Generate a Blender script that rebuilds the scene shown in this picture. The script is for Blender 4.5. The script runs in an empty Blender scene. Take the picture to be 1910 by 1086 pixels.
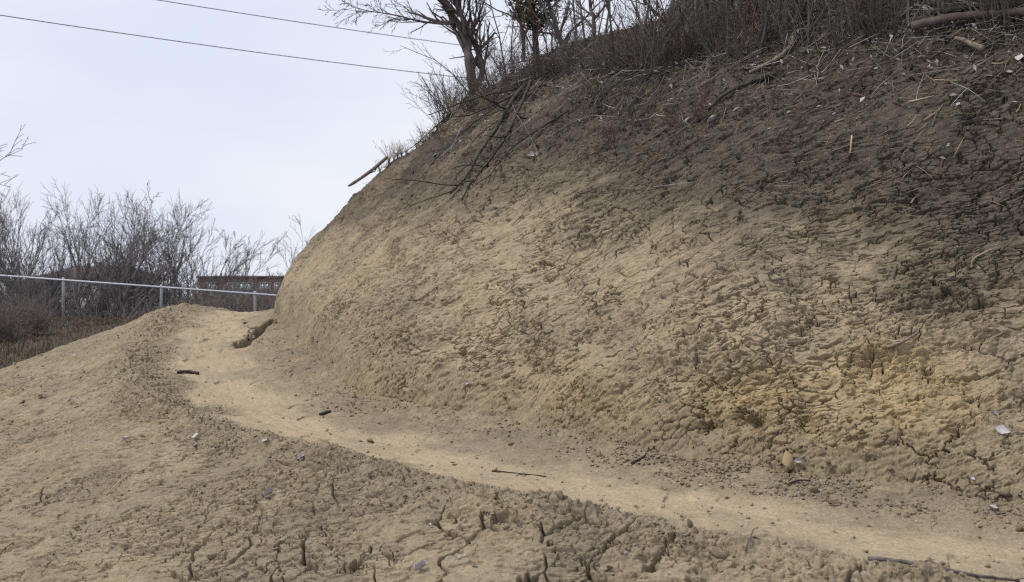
import bpy, math, random, time
import numpy as np
from mathutils import Vector, Matrix
T0 = time.time()
Q = 1.0                      # terrain mesh density
scene = bpy.context.scene
COL = scene.collection
# ------------------------------------------------------------------ camera
CZ = 1.35                    # camera height above the trail beside it
F = 2122.0                   # focal length in pixels of the 1910 px wide photograph
HOR = 560.0                  # picture row of the horizon
cam_d = bpy.data.cameras.new('camera'); cam = bpy.data.objects.new('camera', cam_d); COL.objects.link(cam)
cam_d.sensor_width = 36.0; cam_d.lens = 36.0 * F / 1910.0
cam_d.clip_start = 0.1; cam_d.clip_end = 3000
cam.location = (0, 0, CZ)
cam.rotation_euler = (math.radians(90) + math.atan((HOR - 543.0) / F), 0, 0)
cam_d.dof.use_dof = True; cam_d.dof.focus_distance = 10.5; cam_d.dof.aperture_fstop = 3.2
scene.camera = cam
scene.cycles.use_denoising = False
scene.cycles.sample_clamp_indirect = 2.0; scene.cycles.caustics_reflective = False; scene.cycles.caustics_refractive = False
scene.cycles.pixel_filter_type = 'BLACKMAN_HARRIS'; scene.cycles.filter_width = 1.2
# ------------------------------------------------------------------ sky and sun
SUN_EL, SUN_AZ = math.radians(54), math.radians(-104)     # azimuth from +Y, negative = left
w = bpy.data.worlds.new('World'); scene.world = w; w.use_nodes = True
nt = w.node_tree; nt.nodes.clear()
out = nt.nodes.new('ShaderNodeOutputWorld'); bg = nt.nodes.new('ShaderNodeBackground')
sky = nt.nodes.new('ShaderNodeTexSky'); sky.sky_type = 'NISHITA'; sky.sun_disc = False
sky.sun_elevation = SUN_EL; sky.sun_rotation = SUN_AZ; sky.dust_density = 3.0
tc = nt.nodes.new('ShaderNodeTexCoord')
mp = nt.nodes.new('ShaderNodeMapping'); mp.inputs['Scale'].default_value = (1.0, 1.0, 3.5); mp.inputs['Rotation'].default_value = (0.1, 0.25, 0.3)
nz = nt.nodes.new('ShaderNodeTexNoise'); nz.inputs['Scale'].default_value = 2.2; nz.inputs['Detail'].default_value = 6; nz.inputs['Roughness'].default_value = 0.45
cr = nt.nodes.new('ShaderNodeValToRGB')
cr.color_ramp.elements[0].position = 0.36; cr.color_ramp.elements[0].color = (7.7, 8.3, 9.8, 1)
cr.color_ramp.elements[1].position = 0.64; cr.color_ramp.elements[1].color = (9.1, 9.35, 10.1, 1)
mx = nt.nodes.new('ShaderNodeMix'); mx.data_type = 'RGBA'; mx.inputs[0].default_value = 0.93
nt.links.new(tc.outputs['Generated'], mp.inputs[0]); nt.links.new(mp.outputs[0], nz.inputs['Vector'])
nt.links.new(nz.outputs['Fac'], cr.inputs[0]); nt.links.new(sky.outputs[0], mx.inputs[6]); nt.links.new(cr.outputs[0], mx.inputs[7])
nt.links.new(mx.outputs[2], bg.inputs[0]); bg.inputs[1].default_value = 0.1; nt.links.new(bg.outputs[0], out.inputs[0])
sl = bpy.data.lights.new('sun', 'SUN'); sl.energy = 2.8; sl.angle = math.radians(12); sl.color = (1, 0.95, 0.88)
so = bpy.data.objects.new('sun', sl); COL.objects.link(so)
sd = Vector((math.sin(SUN_AZ) * math.cos(SUN_EL), math.cos(SUN_AZ) * math.cos(SUN_EL), math.sin(SUN_EL)))
so.rotation_euler = sd.to_track_quat('Z', 'Y').to_euler()
vs = scene.view_settings; vs.view_transform = 'Standard'; vs.look = 'None'; vs.exposure = 0.0; vs.gamma = 1.0; vs.use_curve_mapping = False

# ------------------------------------------------------------------ helpers
def tag(o, label=None, cat=None, group=None, kind=None):
    if label: o['label'] = label
    if cat: o['category'] = cat
    if group: o['group'] = group
    if kind: o['kind'] = kind
    return o
def empty(name, loc=(0, 0, 0), rz=0.0):
    o = bpy.data.objects.new(name, None); COL.objects.link(o); o.location = loc; o.rotation_euler = (0, 0, rz)
    o.empty_display_size = 0.1
    return o
def mesh_obj(name, V, Fq, mat, parent=None, smooth=True, loc=None):
    """V (n,3); Fq an (m,k) int array, or a list of such arrays"""
    me = bpy.data.meshes.new(name)
    V = np.asarray(V, np.float32); arrs = Fq if isinstance(Fq, list) else [Fq]
    arrs = [np.asarray(a, np.int32) for a in arrs if len(a)]
    me.vertices.add(len(V)); me.vertices.foreach_set('co', V.ravel())
    tot = np.concatenate([np.full(len(a), a.shape[1], np.int32) for a in arrs])
    idx = np.concatenate([a.ravel() for a in arrs])
    me.loops.add(len(idx)); me.loops.foreach_set('vertex_index', idx)
    me.polygons.add(len(tot)); me.polygons.foreach_set('loop_start', np.concatenate([[0], np.cumsum(tot)[:-1]]).astype(np.int32))
    me.polygons.foreach_set('loop_total', tot)
    if smooth: me.polygons.foreach_set('use_smooth', np.ones(len(tot), bool))
    me.update(calc_edges=True)
    if mat: me.materials.append(mat)
    o = bpy.data.objects.new(name, me); COL.objects.link(o)
    if parent: o.parent = parent
    if loc is not None: o.location = loc
    return o
def copy_tree(o, parent=None):
    c = o.copy(); COL.objects.link(c)
    if parent: c.parent = parent
    for ch in list(o.children): copy_tree(ch, c)
    return c

# value noise -------------------------------------------------------
_r = np.random.RandomState(7); TB = _r.rand(64 * 64 * 64).astype(np.float32) * 2 - 1
RX = np.array([[0.36, 0.48, -0.8], [-0.8, 0.6, 0.0], [0.48, 0.64, 0.6]], np.float32)
def vnoise(p):
    i = np.floor(p).astype(np.int32); f = (p - i).astype(np.float32); f = f * f * f * (f * (f * 6 - 15) + 10)
    x0, y0, z0 = [(i[..., k] & 63) for k in range(3)]
    x1, y1, z1 = (x0 + 1) & 63, (y0 + 1) & 63, (z0 + 1) & 63
    x0 = x0 * 4096; x1 = x1 * 4096; y0 = y0 * 64; y1 = y1 * 64
    fx, fy, fz = f[..., 0], f[..., 1], f[..., 2]
    def L(a, b, t): return a + (b - a) * t
    a = L(L(TB[x0 + y0 + z0], TB[x1 + y0 + z0], fx), L(TB[x0 + y1 + z0], TB[x1 + y1 + z0], fx), fy)
    b = L(L(TB[x0 + y0 + z1], TB[x1 + y0 + z1], fx), L(TB[x0 + y1 + z1], TB[x1 + y1 + z1], fx), fy)
    return L(a, b, fz)
def fbm(p, octv=4, gain=0.5, off=0.0, mode=0):
    p = p.astype(np.float32) + np.float32(off); s = 0; a = 1.0; t = 0
    for k in range(octv):
        n = vnoise(p)
        if mode == 1: n = 1 - 2 * np.abs(n)           # ridges
        if mode == 2: n = 2 * np.abs(n) - 1           # billows
        s = s + a * n; t += a; a *= gain; p = (p @ RX.T) * np.float32(2.07) + np.float32(3.7)
    return s / t
def voro(q, seed=0):
    """2-D Voronoi: F1, edge distance, cell random, offset from the cell centre"""
    i = np.floor(q).astype(np.int32); f = (q - i).astype(np.float32)
    f1 = np.full(len(q), 9, np.float32); f2 = f1.copy(); cid = np.zeros(len(q), np.float32); vx = cid.copy(); vy = cid.copy()
    for dx in (-1, 0, 1):
        for dy in (-1, 0, 1):
            h = (((i[:, 0] + dx) & 63) * 4096 + ((i[:, 1] + dy) & 63) * 64 + seed) % 262144
            ax = f[:, 0] - dx - TB[h] * 0.46 - 0.5; ay = f[:, 1] - dy - TB[(h + 17) % 262144] * 0.46 - 0.5
            d = ax * ax + ay * ay; c = TB[(h + 31) % 262144]; m = d < f1
            f2 = np.where(m, f1, np.minimum(f2, d)); cid = np.where(m, c, cid); f1 = np.where(m, d, f1); vx = np.where(m, ax, vx); vy = np.where(m, ay, vy)
    f1 = np.sqrt(f1); f2 = np.sqrt(f2)
    return f1, f2 - f1, cid, vx, vy
def sstep(a, b, x):
    t = np.clip((x - a) / (b - a), 0, 1); return t * t * (3 - 2 * t)

# ------------------------------------------------------------------ shape of the land (z relative to the camera, camera at the origin)
def spline(pts, n=14):
    P = np.array(pts, float); P = np.vstack([2 * P[0] - P[1], P, 2 * P[-1] - P[-2]]); o = []
    for k in range(1, len(P) - 2):
        for j in range(n):
            t = j / n; a, b, c, d = P[k - 1], P[k], P[k + 1], P[k + 2]
            o.append(0.5 * (2 * b + (c - a) * t + (2 * a - 5 * b + 4 * c - d) * t * t + (3 * b - a - 3 * c + d) * t ** 3))
    o.append(P[-2]); return np.array(o)
PATH = spline([(14, -3, -1.5), (8.5, 1.6, -1.46), (5.0, 4.2, -1.4), (2.65, 5.95, -1.36), (1.43, 6.85, -1.31), (-0.22, 8.5, -1.24), (-1.72, 10.3, -1.17),
               (-2.72, 11.7, -1.06), (-3.42, 13.1, -0.88), (-3.98, 14.8, -0.64), (-4.45, 17, -0.40), (-4.75, 19.3, -0.21), (-4.75, 21.6, -0.24), (-4.0, 24.5, -0.6), (-1.5, 28, -1.3), (4, 32, -2)], 8)
FOOT = spline([(16, -1.5, 0), (9.0, 3.2, 0), (6.4, 5.2, 0), (4.6, 6.25, 0), (3.3, 7.0, 0), (2.25, 7.75, 0), (1.45, 8.45, 0), (0.68, 9.4, 0), (0.0, 10.2, 0), (-0.8, 10.9, 0),
               (-1.75, 12.2, 0), (-2.35, 13.7, 0), (-2.95, 15.4, 0), (-3.55, 17.2, 0), (-3.95, 19.0, 0), (-3.9, 21.0, 0), (-3.0, 23.4, 0), (-0.5, 26.0, 0), (5, 29, 0)], 8)
def nearest(P, X, Y):
    """signed distance (positive on the hill side), value of column 2, parameter"""
    n = len(X); best = np.full(n, 1e9, np.float32); sg = np.ones(n, np.float32); zz = np.zeros(n, np.float32); tt = np.zeros(n, np.float32)
    for k in range(len(P) - 1):
        a = P[k]; b = P[k + 1]; d = b - a; L2 = d[0] ** 2 + d[1] ** 2
        px = X - a[0]; py = Y - a[1]
        t = np.clip((px * d[0] + py * d[1]) / L2, 0, 1)
        ex = px - t * d[0]; ey = py - t * d[1]; D = ex * ex + ey * ey
        m = D < best
        best = np.where(m, D, best); zz = np.where(m, a[2] + t * d[2], zz); tt = np.where(m, k + t, tt)
        sg = np.where(m, np.where(d[0] * py - d[1] * px < 0, 1.0, -1.0), sg)
    return np.sqrt(best) * sg, zz, tt
HP_S = np.array([0, 0.10, 0.28, 0.76, 1.83, 3.17, 4.87, 6.5, 40]); HP_Z = np.array([0, 0.42, 0.72, 1.29, 2.37, 3.56, 4.52, 4.72, 5.6])
HR_S = np.array([0, 0.16, 0.5, 1.15, 2.0, 3.17, 4.6, 6.5, 40]); HR_Z = np.array([0, 0.18, 0.42, 1.15, 2.25, 3.55, 4.65, 5.7, 16.0])
def smooth_tab(S, Z, w=0.05):
    s = np.linspace(0, 40, 4001); z = np.interp(s, S, Z); k = np.exp(-(np.arange(-60, 61) * 0.01 / w) ** 2); k /= k.sum()
    zp = np.concatenate([2 * z[0] - z[60:0:-1], z, 2 * z[-1] - z[-2:-62:-1]]); r = np.convolve(zp, k, 'valid'); return s, r - r[0]
TS, TL = smooth_tab(HP_S, HP_Z); _, TR = smooth_tab(HR_S, HR_Z)
def path_ground(dc, zc):
    up = np.where(dc > 0.45, 0.14 * (dc - 0.45), 0)
    berm = 0.10 * np.exp(-((dc + 0.98) / 0.30) ** 2)
    o = np.maximum(-dc - 1.0, 0); sl = 0.31 * o + 0.030 * np.minimum(o, 3.0) ** 2 * 0.5
    sl = np.where(o > 4.0, 0.29 * 4 + 0.1575 + 0.10 * (o - 4.0), sl)
    dish = -0.03 * np.exp(-(dc / 0.35) ** 2)
    return zc + up + berm - sl + dish
def hill_noise(X, Y):
    p = np.stack([X / 1.9, Y / 1.9, np.zeros_like(X)], -1).astype(np.float32); return vnoise(p + 11.3)
def base(X, Y):
    X = np.asarray(X, np.float32); Y = np.asarray(Y, np.float32)
    dc, zc, tc_ = nearest(PATH, X, Y); sf, _, tf = nearest(FOOT, X, Y)
    zf = np.interp(tf, np.arange(len(FOOT)), FOOTZ)
    sf = sf + 0.16 * hill_noise(X, Y) * sstep(2.0, -0.5, np.abs(sf)) + 0.04 * vnoise(np.stack([X * 2.6, Y * 2.6, X * 0], -1) + 4.0) * sstep(1.0, 0.0, np.abs(sf))
    g = path_ground(dc, zc)
    # bank beyond the ravine, the fence ground, the land falling away behind
    bank = -2.15 + 0.15 * np.maximum(Y - 20, 0); bank = np.minimum(bank, -0.62) + 0.05 * vnoise(np.stack([X * .4, Y * .4, X * 0], -1))
    bank = bank - sstep(33, 52, Y) * 4.6 - 0.006 * np.maximum(Y - 60, 0) - 0.45 * sstep(-9.0, -3, X)
    g = np.where(dc < 0, np.logaddexp((g) * 7, bank * 7) / 7, g)
    g = np.where(Y > 24, np.maximum(g, bank), g)
    wr = sstep(1.9, 3.6, X)
    s = np.clip(sf, 0, 39.9)
    wl = 1 - sstep(0.4, 2.8, X)
    H = np.interp(s, TS, TL) * (1 - wr) + np.interp(s, TS, TR) * wr
    H = H - wl * 0.10 * np.maximum(s - 6.0, 0)
    cut = 0.45 * (1 - wr) * (1 - sstep(0.35, 2.2, X))
    z = np.where(sf > 0, np.minimum(zf + H, 30), g)
    # small talus apron at the foot
    z = z + (0.02 + 0.08 * wr) * np.exp(-(sf / 0.28) ** 2) * (0.6 + 0.8 * vnoise(np.stack([X * 1.7, Y * 1.7, X * 0], -1) + 9))
    far = sstep(30, 40, Y); z = np.where((sf > 0) & (Y > 24), z * (1 - far) + far * bank, z)
    return z, dc, sf, tf, tc_
_d, _z, _t = nearest(PATH, FOOT[:, 0].astype(np.float32), FOOT[:, 1].astype(np.float32))
FOOTZ = path_ground(_d, _z)

# camera-distance graded fan of columns and rows; every vertex is real ground
az_core = np.linspace(-26.5, 26.5, int(1750 * Q)); 
az_l = -26.5 - np.cumsum(np.linspace(0.06, 1.2, int(60))); az_r = -az_l
AZ = np.radians(np.concatenate([az_l[::-1], az_core, az_r])).astype(np.float32)
NC = len(AZ); NR = int(2150 * Q)
rs = np.concatenate([np.linspace(2.0, 4.0, 30, endpoint=False), np.linspace(4, 26, 1000, endpoint=False), np.geomspace(26, 1500, 120)]).astype(np.float32)
sub = np.linspace(0, NC - 1, 160).astype(int)
Rg = np.zeros((len(sub), NR), np.float32)
for j, c in enumerate(sub):
    z = base(rs * np.sin(AZ[c]), rs * np.cos(AZ[c]))[0]
    e = z / (rs * np.cos(AZ[c]))
    vis = np.maximum.accumulate(np.where(rs > 2.5, e, -9)); hid = (e < vis - 0.006)
    wgt = np.abs(np.diff(e)) + 0.16 * np.diff(np.log(rs)) + 1e-6
    k = np.ones(25) / 25; wgt = np.convolve(np.pad(wgt, 12, mode='edge'), k, 'valid')
    r_ = rs[1:]; wgt = wgt * np.where(hid[1:], 0.10, 1.0) * np.where(e[1:] > 0.285, 0.04, 1.0) * np.where(e[1:] < -0.262, 0.05, 1.0)
    wgt = wgt * (1 - 0.75 * sstep(19, 24, r_)) * (1 - 0.9 * sstep(34, 60, r_))
    k = np.ones(41) / 41; wgt = np.convolve(np.pad(wgt, 20, mode='edge'), k, 'valid')
    cw = np.concatenate([[0], np.cumsum(wgt)]); Rg[j] = np.interp(np.linspace(0, cw[-1], NR), cw, rs)
k = np.ones(9) / 9
Rg = np.apply_along_axis(lambda v: np.convolve(np.pad(v, 4, mode='edge'), k, 'valid'), 0, Rg)
RR = np.empty((NC, NR), np.float32)
for r in range(NR): RR[:, r] = np.interp(np.arange(NC), sub, Rg[:, r])
X = (RR * np.sin(AZ)[:, None]).ravel(); Y = (RR * np.cos(AZ)[:, None]).ravel()
Z, DC, SF, TF, TCc = [np.asarray(a, np.float32) for a in base(X, Y)]
print('base', time.time() - T0, NC, NR)
P3 = np.stack([X, Y, Z], -1).reshape(NC, NR, 3)
def normals(P):
    du = np.empty_like(P); dv = np.empty_like(P)
    du[1:-1] = P[2:] - P[:-2]; du[0] = P[1] - P[0]; du[-1] = P[-1] - P[-2]
    dv[:, 1:-1] = P[:, 2:] - P[:, :-2]; dv[:, 0] = P[:, 1] - P[:, 0]; dv[:, -1] = P[:, -1] - P[:, -2]
    n = np.cross(du, dv); n /= (np.linalg.norm(n, axis=-1, keepdims=True) + 1e-12); return n
N3 = normals(P3)
for _ in range(2):                                                          # soften so that displacement does not tear at creases
    N3[1:-1] = (N3[2:] + N3[:-2] + 2 * N3[1:-1]) / 4
    N3[:, 2:-2] = (N3[:, 4:] + N3[:, :-4] + 2 * N3[:, 2:-2]) / 4
N3 /= np.linalg.norm(N3, axis=-1, keepdims=True)
if N3[..., 2].mean() < 0: N3 = -N3
P = P3.reshape(-1, 3); N = N3.reshape(-1, 3)
near = 1 - sstep(24, 40, Y)
A = np.array([0.69, -0.724], np.float32); B = np.array([0.724, 0.69], np.float32)
q1 = X * A[0] + Y * A[1]; q2 = (X * B[0] + Y * B[1]) * 0.8 + Z * 0.9
ca, sa = math.cos(math.radians(36)), math.sin(math.radians(36))
r1 = q1 * ca + q2 * sa; r2 = -q1 * sa + q2 * ca                              # r1 runs up to the right along the scrape marks
def q3(a, b, c=0.0): return np.stack([a, b, np.full_like(a, c)], -1).astype(np.float32)
hillw = sstep(-0.15, 0.35, SF); wr = sstep(1.9, 3.6, X)
pathw = sstep(0.50, 0.24, np.abs(DC + 0.20 * vnoise(q3(X * 1.5, Y * 1.5, 2)) + 0.05 * vnoise(q3(X * 6, Y * 6, 8)))) * (1 - hillw)
toe = sstep(0.35, 0.7, DC) * (1 - hillw)
outer = sstep(-0.45, -0.75, DC)
n1 = fbm(q3(X, Y) * np.float32(0.8) + np.stack([Z * 0, Z * 0, Z * 0.8], -1), 3)
n2 = fbm(np.stack([X, Y, Z], -1) / 0.33, 4, 0.52, 5)
n2r = fbm(np.stack([X, Y, Z], -1) / 0.09, 4, 0.55, 9)
an1 = fbm(q3(r1 / 0.75, r2 / 0.17, 3.3), 4, 0.55)
an2 = fbm(q3(r1 / 0.20, r2 / 0.055, 7.7), 3, 0.6, 0, 1)
msk = fbm(q3(q1 / 0.8, q2 / 0.8, 1.1), 3); msk2 = fbm(q3(q1 / 0.45, q2 / 0.45, 6.1), 3)
print('noise', time.time() - T0)
wx = 0.35 * n2 + 0.22 * n2r; wy = 0.35 * an1 - 0.2 * n2r
dist = np.sqrt(X * X + Y * Y)
def cells(lx, ly, k, seed): return voro(np.stack([r1 / lx + wx * k, r2 / ly + wy * k], -1), seed)
f1a, eda, ca_, vxa, vya = cells(0.34, 0.25, 1.25, 3)
f1b, edb, cb_, vxb, vyb = cells(0.125, 0.075, 1.5, 11)
f1c, edc, cc_, vxc, vyc = cells(0.048, 0.024, 1.7, 23)
f1d, edd, cd_, vxd, vyd = voro(np.stack([X / 0.045 + wx, Y / 0.045 + wx, ], -1) * np.float32(1.0), 41)
nl = fbm(np.stack([X, Y, Z], -1) / 0.30, 2, 0.4, 17); nm_ = fbm(np.stack([X, Y, Z], -1) / 0.26, 2, 0.4, 27)
f1e, ede, ce_, vxe, vye = voro(np.stack([X / 0.40 + nl * .55 + 3.1, Y / 0.55 + nm_ * .5], -1), 57)
nf = fbm(np.stack([X, Y, Z], -1) / 0.035, 3, 0.6, 13)
print('voro', time.time() - T0)
crw = 0.5 + 0.5 * np.clip(n2r * 2, -1, 1)
faceR = hillw * sstep(-0.9, 1.6, X)
fgw = outer * sstep(8.4, 6.6, Y) * sstep(-2.8, -1.2, X)
gap = sstep(-0.45, 0.0, fbm(q3(r1 / 0.16, r2 / 0.16, 8.8), 2))
crackA = (1 - sstep(0.014, 0.026 + 0.034 * crw, eda)) * sstep(-0.10, 0.08, msk - 0.06 + 0.34 * faceR * (1 - 0.5 * sstep(1.1, .5, Z + 1.15)) + 0.12 * fgw - 0.10 * outer - 0.04 * hillw * (1 - faceR)) * gap
crackB = (1 - sstep(0.030, 0.075, edb)) * sstep(-0.02, 0.14, msk2 - 0.03 + 0.18 * faceR + 0.08 * fgw) * gap
crackL = (1 - sstep(0.022, 0.040 + 0.05 * crw, ede)) * fgw * sstep(-0.10, 0.08, fbm(q3(X / .5, Y / .5, 9.1), 2) - .02)
# plates of smeared clay whose upper right lips stand proud, like scales
def scale_(vx, vy, c, ed): return (0.55 * c + 0.9 * (0.75 * vx + 0.75 * vy) * (0.6 + 0.4 * c)) * sstep(0.0, 0.10, ed)
plA = scale_(vxa, vya, ca_, eda) * sstep(-0.1, 0.3, msk); plB = scale_(vxb, vyb, cb_, edb) * sstep(-0.25, 0.15, -msk2 + 0.3 * n1); plC = scale_(vxc, vyc, cc_, edc) * sstep(-0.3, 0.2, n2 + msk)
tn = fbm(q3(r1 / 0.16, r2 / 0.034, 2.2), 2, 0.5); tears = sstep(0.085, 0.04, np.abs(tn)) * sstep(0.05, 0.35, fbm(q3(r1 / 0.20, r2 / 0.09, 6.6), 2) + 0.20 * msk2 + 0.12)
pits = sstep(0.30, 0.52, fbm(q3(r1 / 0.10, r2 / 0.045, 2.9), 2, 0.6) + 0.25 * msk2)
groove = fbm(q3(r1 / 1.1 + 0.2 * n2, r2 / 0.060 + 0.5 * n2, 5.5), 2, 0.6, 0, 1)
ruf = 0.35 + 0.65 * sstep(-0.22, 0.20, fbm(q3(q1 / 1.0 + .3 * n2, q2 / 0.6, 12.2), 3))
roughlow = hillw * sstep(1.6, 0.7, Z + 1.15 - 0.35 * n1)                       # crumbly lower wall
Dh = 0.16 * n1 + 0.050 * n2 + 0.045 * an1 + 0.010 * plA + ruf * (0.010 * an2 + 0.009 * n2r + 0.013 * plB + 0.012 * plC + 0.008 * nf - 0.055 * tears - 0.035 * pits) + 0.012 * groove * (0.4 + msk)
Dh += roughlow * (0.040 * fbm(np.stack([X, Y, Z * 0.7], -1) / 0.22, 4, 0.55, 21, 2) + 0.02 * plB + 0.01 * plC)
vert = fbm(q3(q1 / 0.10, q2 / 0.55, 4.4), 3, 0.55, 0, 1)                        # tool gouges running down the left foot of the wall
Dh += roughlow * sstep(0.5, -1.0, X) * 0.044 * vert
Dh -= 0.130 * crackA + 0.055 * crackB
Do = -0.15 * crackL + 0.055 * n1 + 0.032 * n2 + 0.026 * an1 + 0.008 * an2 + 0.005 * n2r + 0.006 * plA + ruf * 1.3 * (0.008 * plB + 0.007 * plC) - (0.085 + 0.04 * fgw) * crackA - 0.040 * crackB + 0.006 * nf - 0.056 * tears - 0.022 * pits + 0.018 * groove * ruf
bermw = np.exp(-((DC + 0.95 + 0.1 * n1) / 0.38) ** 2)
Do += bermw * (0.045 * fbm(np.stack([X, Y, Z], -1) / 0.20, 4, 0.55, 31, 2) + 0.014 * (0.5 - f1d) * 2)
Dt = 0.030 * n2 + 0.012 * n2r + 0.018 * plB + 0.008 * plC + 0.018 * np.clip(0.55 - f1b, 0, 1) + 0.012 * (0.5 - f1d) - 0.02 * crackB
Dt *= 0.35 + 0.65 * sstep(0.45, 1.0, DC + 0.2 * n2)
Dp = 0.010 * fbm(q3(DC / 0.09, TCc / 1.1, 6.1), 3) - 0.02 * sstep(.30, .45, fbm(q3(X / .22, Y / .30, 1.9), 2)) + 0.012 * n1 + 0.012 * n2 + 0.004 * n2r + 0.006 * np.clip(msk2, 0, 1) * cc_ + 0.002 * nf + 0.006 * fbm(q3(r1 * 0 + DC / 0.05, TCc * 1.2, 3.1), 3)
D = Dh * hillw + (1 - hillw) * (pathw * Dp + (1 - pathw) * (Do * sstep(0.1, -0.1, DC) + Dt * sstep(-0.1, 0.1, DC)))
def dent(px, py, d, rx, ry, depth, sharp=2.0):
    """hollow in the bank around one spot"""
    cx = (px - 955) / F * d; cz = (HOR - py) / F * d
    u = ((X / np.maximum(Y, 1) * F + 955) - px) / rx; v = ((HOR - Z / np.maximum(Y, 1) * F) - py) / ry
    m = np.exp(-(u * u + v * v) ** (sharp / 2)) * (np.abs(Y - d) < 2.2); return -depth * m
for a in [(1490, 525, 9.3, 42, 30, 0.10), (1055, 525, 10.2, 16, 14, 0.10), (735, 490, 13.5, 22, 22, 0.08), (985, 605, 10.2, 24, 16, 0.07),
          (1395, 788, 8.3, 26, 12, 0.09), (1310, 800, 8.5, 22, 14, 0.06), (1500, 780, 8.1, 16, 50, 0.07), (325, 935, 8.0, 42, 24, 0.05),
          (850, 965, 6.8, 30, 14, 0.05), (1140, 200, 12.3, 60, 16, 0.12), (1000, 690, 10.0, 14, 16, 0.05)]:
    D += dent(*a) * (1 + 0.6 * n2r)
for a in [(1120, 690, 9.6, 60, 60, -0.08), (1680, 700, 8.0, 30, 22, -0.05), (1250, 660, 9.2, 60, 30, -0.06), (760, 690, 11.9, 40, 60, -0.06), (1620, 640, 8.6, 90, 30, -0.05)]:
    D += dent(*a)
# gully cut into the trail edge near the crest
gx = X - (-3.66 - 0.05 * (Y - 16.0)) + 0.10 * n2 + 0.05 * n2r; gul = np.exp(-(gx / (0.06 + 0.06 * (0.5 + n2))) ** 4) * sstep(14.9, 15.2, Y + .6 * n2) * sstep(18.0, 17.4, Y)
D = D - 0.42 * gul * (1 + 0.9 * n2r + .5 * n2)
D *= near
bankn = (1 - near) * 0.0
P = P + N * D[:, None]
bankw = sstep(19.5, 21.5, Y) * sstep(-5.6, -6.6, X + 0.4 * n1)
P[:, 2] += bankw * (0.10 * n1 + 0.05 * n2)
PG = P.reshape(NC, NR, 3); RG = RR
ELV = PG[..., 2] / np.maximum(PG[..., 1], 0.1)
def hit(px, py):
    """first point of the land seen along the line of sight through a place of the photograph"""
    a = math.atan((px - 955.0) / F); c = int(np.argmin(np.abs(AZ - a))); e = (HOR - py) / F
    col = ELV[c]; k = np.argmax(col >= e)
    if col[k] < e: k = int(np.argmax(col))
    return Vector((float(PG[c, k, 0]), float(PG[c, k, 1]), float(PG[c, k, 2]) + CZ))
def gz(x, y):
    a = math.atan2(x, y); c = int(np.clip(np.searchsorted(AZ, a), 0, NC - 1)); r = math.hypot(x, y)
    k = int(np.clip(np.searchsorted(RG[c], r), 0, NR - 1)); return float(PG[c, k, 2]) + CZ
def at(px, py, d): return Vector(((px - 955.0) / F * d, d, (HOR - py) / F * d + CZ))
def gnorm(x, y, e=0.12):
    v = Vector((gz(x - e, y) - gz(x + e, y), gz(x, y - e) - gz(x, y + e), 2 * e)); return v.normalized()

# masks for the soil material: R trail, G ochre subsoil, B darkening: topsoil with painted woodland shade, gully, ground off the trail
py_ = HOR - Z / np.maximum(Y, 1) * F
hgt = Z + 1.15
br = 0.55 * n2 + 0.35 * n2r + 0.35 * msk2 + 0.25 * an2
och = np.zeros_like(X)
for (ox, oh, sx, sh, am) in ((0.50, 0.22, 0.42, 0.30, 1.2), (2.25, 0.22, 0.62, 0.34, 2.0), (-1.7, 0.15, 0.9, 0.30, 0.85), (1.45, 0.25, 0.45, 0.22, 0.7), (2.9, 0.62, 0.35, 0.22, 0.6), (1.1, 0.15, 0.5, 0.18, 0.4)):
    och += am * np.exp(-((X + 0.35 * n2 - ox) / sx) ** 2 - ((hgt + 0.25 * n1 + .1 * n2 - oh) / sh) ** 2)
och += 0.50 * sstep(.42, .12, hgt + .25 * n1 + .15 * n2) * sstep(3.0, 2.4, X) * sstep(-3.4, -2.2, X)
och = np.clip(0.9 * hillw * np.minimum(och, 1.3) * (0.35 + 0.65 * sstep(-0.25, 0.45, br + .3 * msk)), 0, 1)
dark = sstep(1.25, 3.2, hgt + 0.30 * n1 + 0.30 * msk + 0.85 * sstep(0.0, 3.4, X) + 0.3 * an1) + 0.5 * sstep(3.0, 4.4, X) + 0.6 * gul  # dark topsoil, with the shade of the woods put into its colour
dark = np.clip(hillw * (0.55 * dark + 0.45 * sstep(0.25, 0.85, dark + 0.6 * br)) + 0.6 * gul, 0, 1)  # also darker inside the gully
streak = fbm(q3(DC / 0.11, TCc / 2.2, 4.1), 3, 0.6)
pale = pathw * (0.25 + 0.60 * sstep(-0.3, 0.25, msk + 0.5 * n2 + 0.9 * streak + 0.15)) + (1 - hillw) * (1 - pathw) * 0.16 * sstep(-.1, .35, n2 + 0.6 * msk)
pale = np.where(hillw > 0.5, hillw * 0.25 * sstep(0, .4, msk) * sstep(2.2, -1.0, X), pale)
offtrail = (1 - hillw) * (1 - pathw) * (0.16 + 0.16 * sstep(-.2, .3, msk + br)) + (1 - hillw) * (1 - pathw) * 0.12 * sstep(0.4, .9, DC)  # darker tone on the ground either side of the trail
dark = np.clip(dark + offtrail, 0, 1)
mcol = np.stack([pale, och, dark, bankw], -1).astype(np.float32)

def build_part(name, sel_face, mat):
    idx = np.arange(NC * NR, dtype=np.int32).reshape(NC, NR)
    q = np.stack([idx[:-1, :-1], idx[1:, :-1], idx[1:, 1:], idx[:-1, 1:]], -1).reshape(-1, 4)[sel_face]
    used = np.unique(q); rm = np.full(NC * NR, -1, np.int32); rm[used] = np.arange(len(used), dtype=np.int32)
    V = P[used].copy(); V[:, 2] += CZ
    o = mesh_obj(name, V, rm[q], mat)
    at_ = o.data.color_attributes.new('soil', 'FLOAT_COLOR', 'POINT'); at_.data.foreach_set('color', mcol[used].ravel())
    o['kind'] = 'structure'; return o

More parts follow.
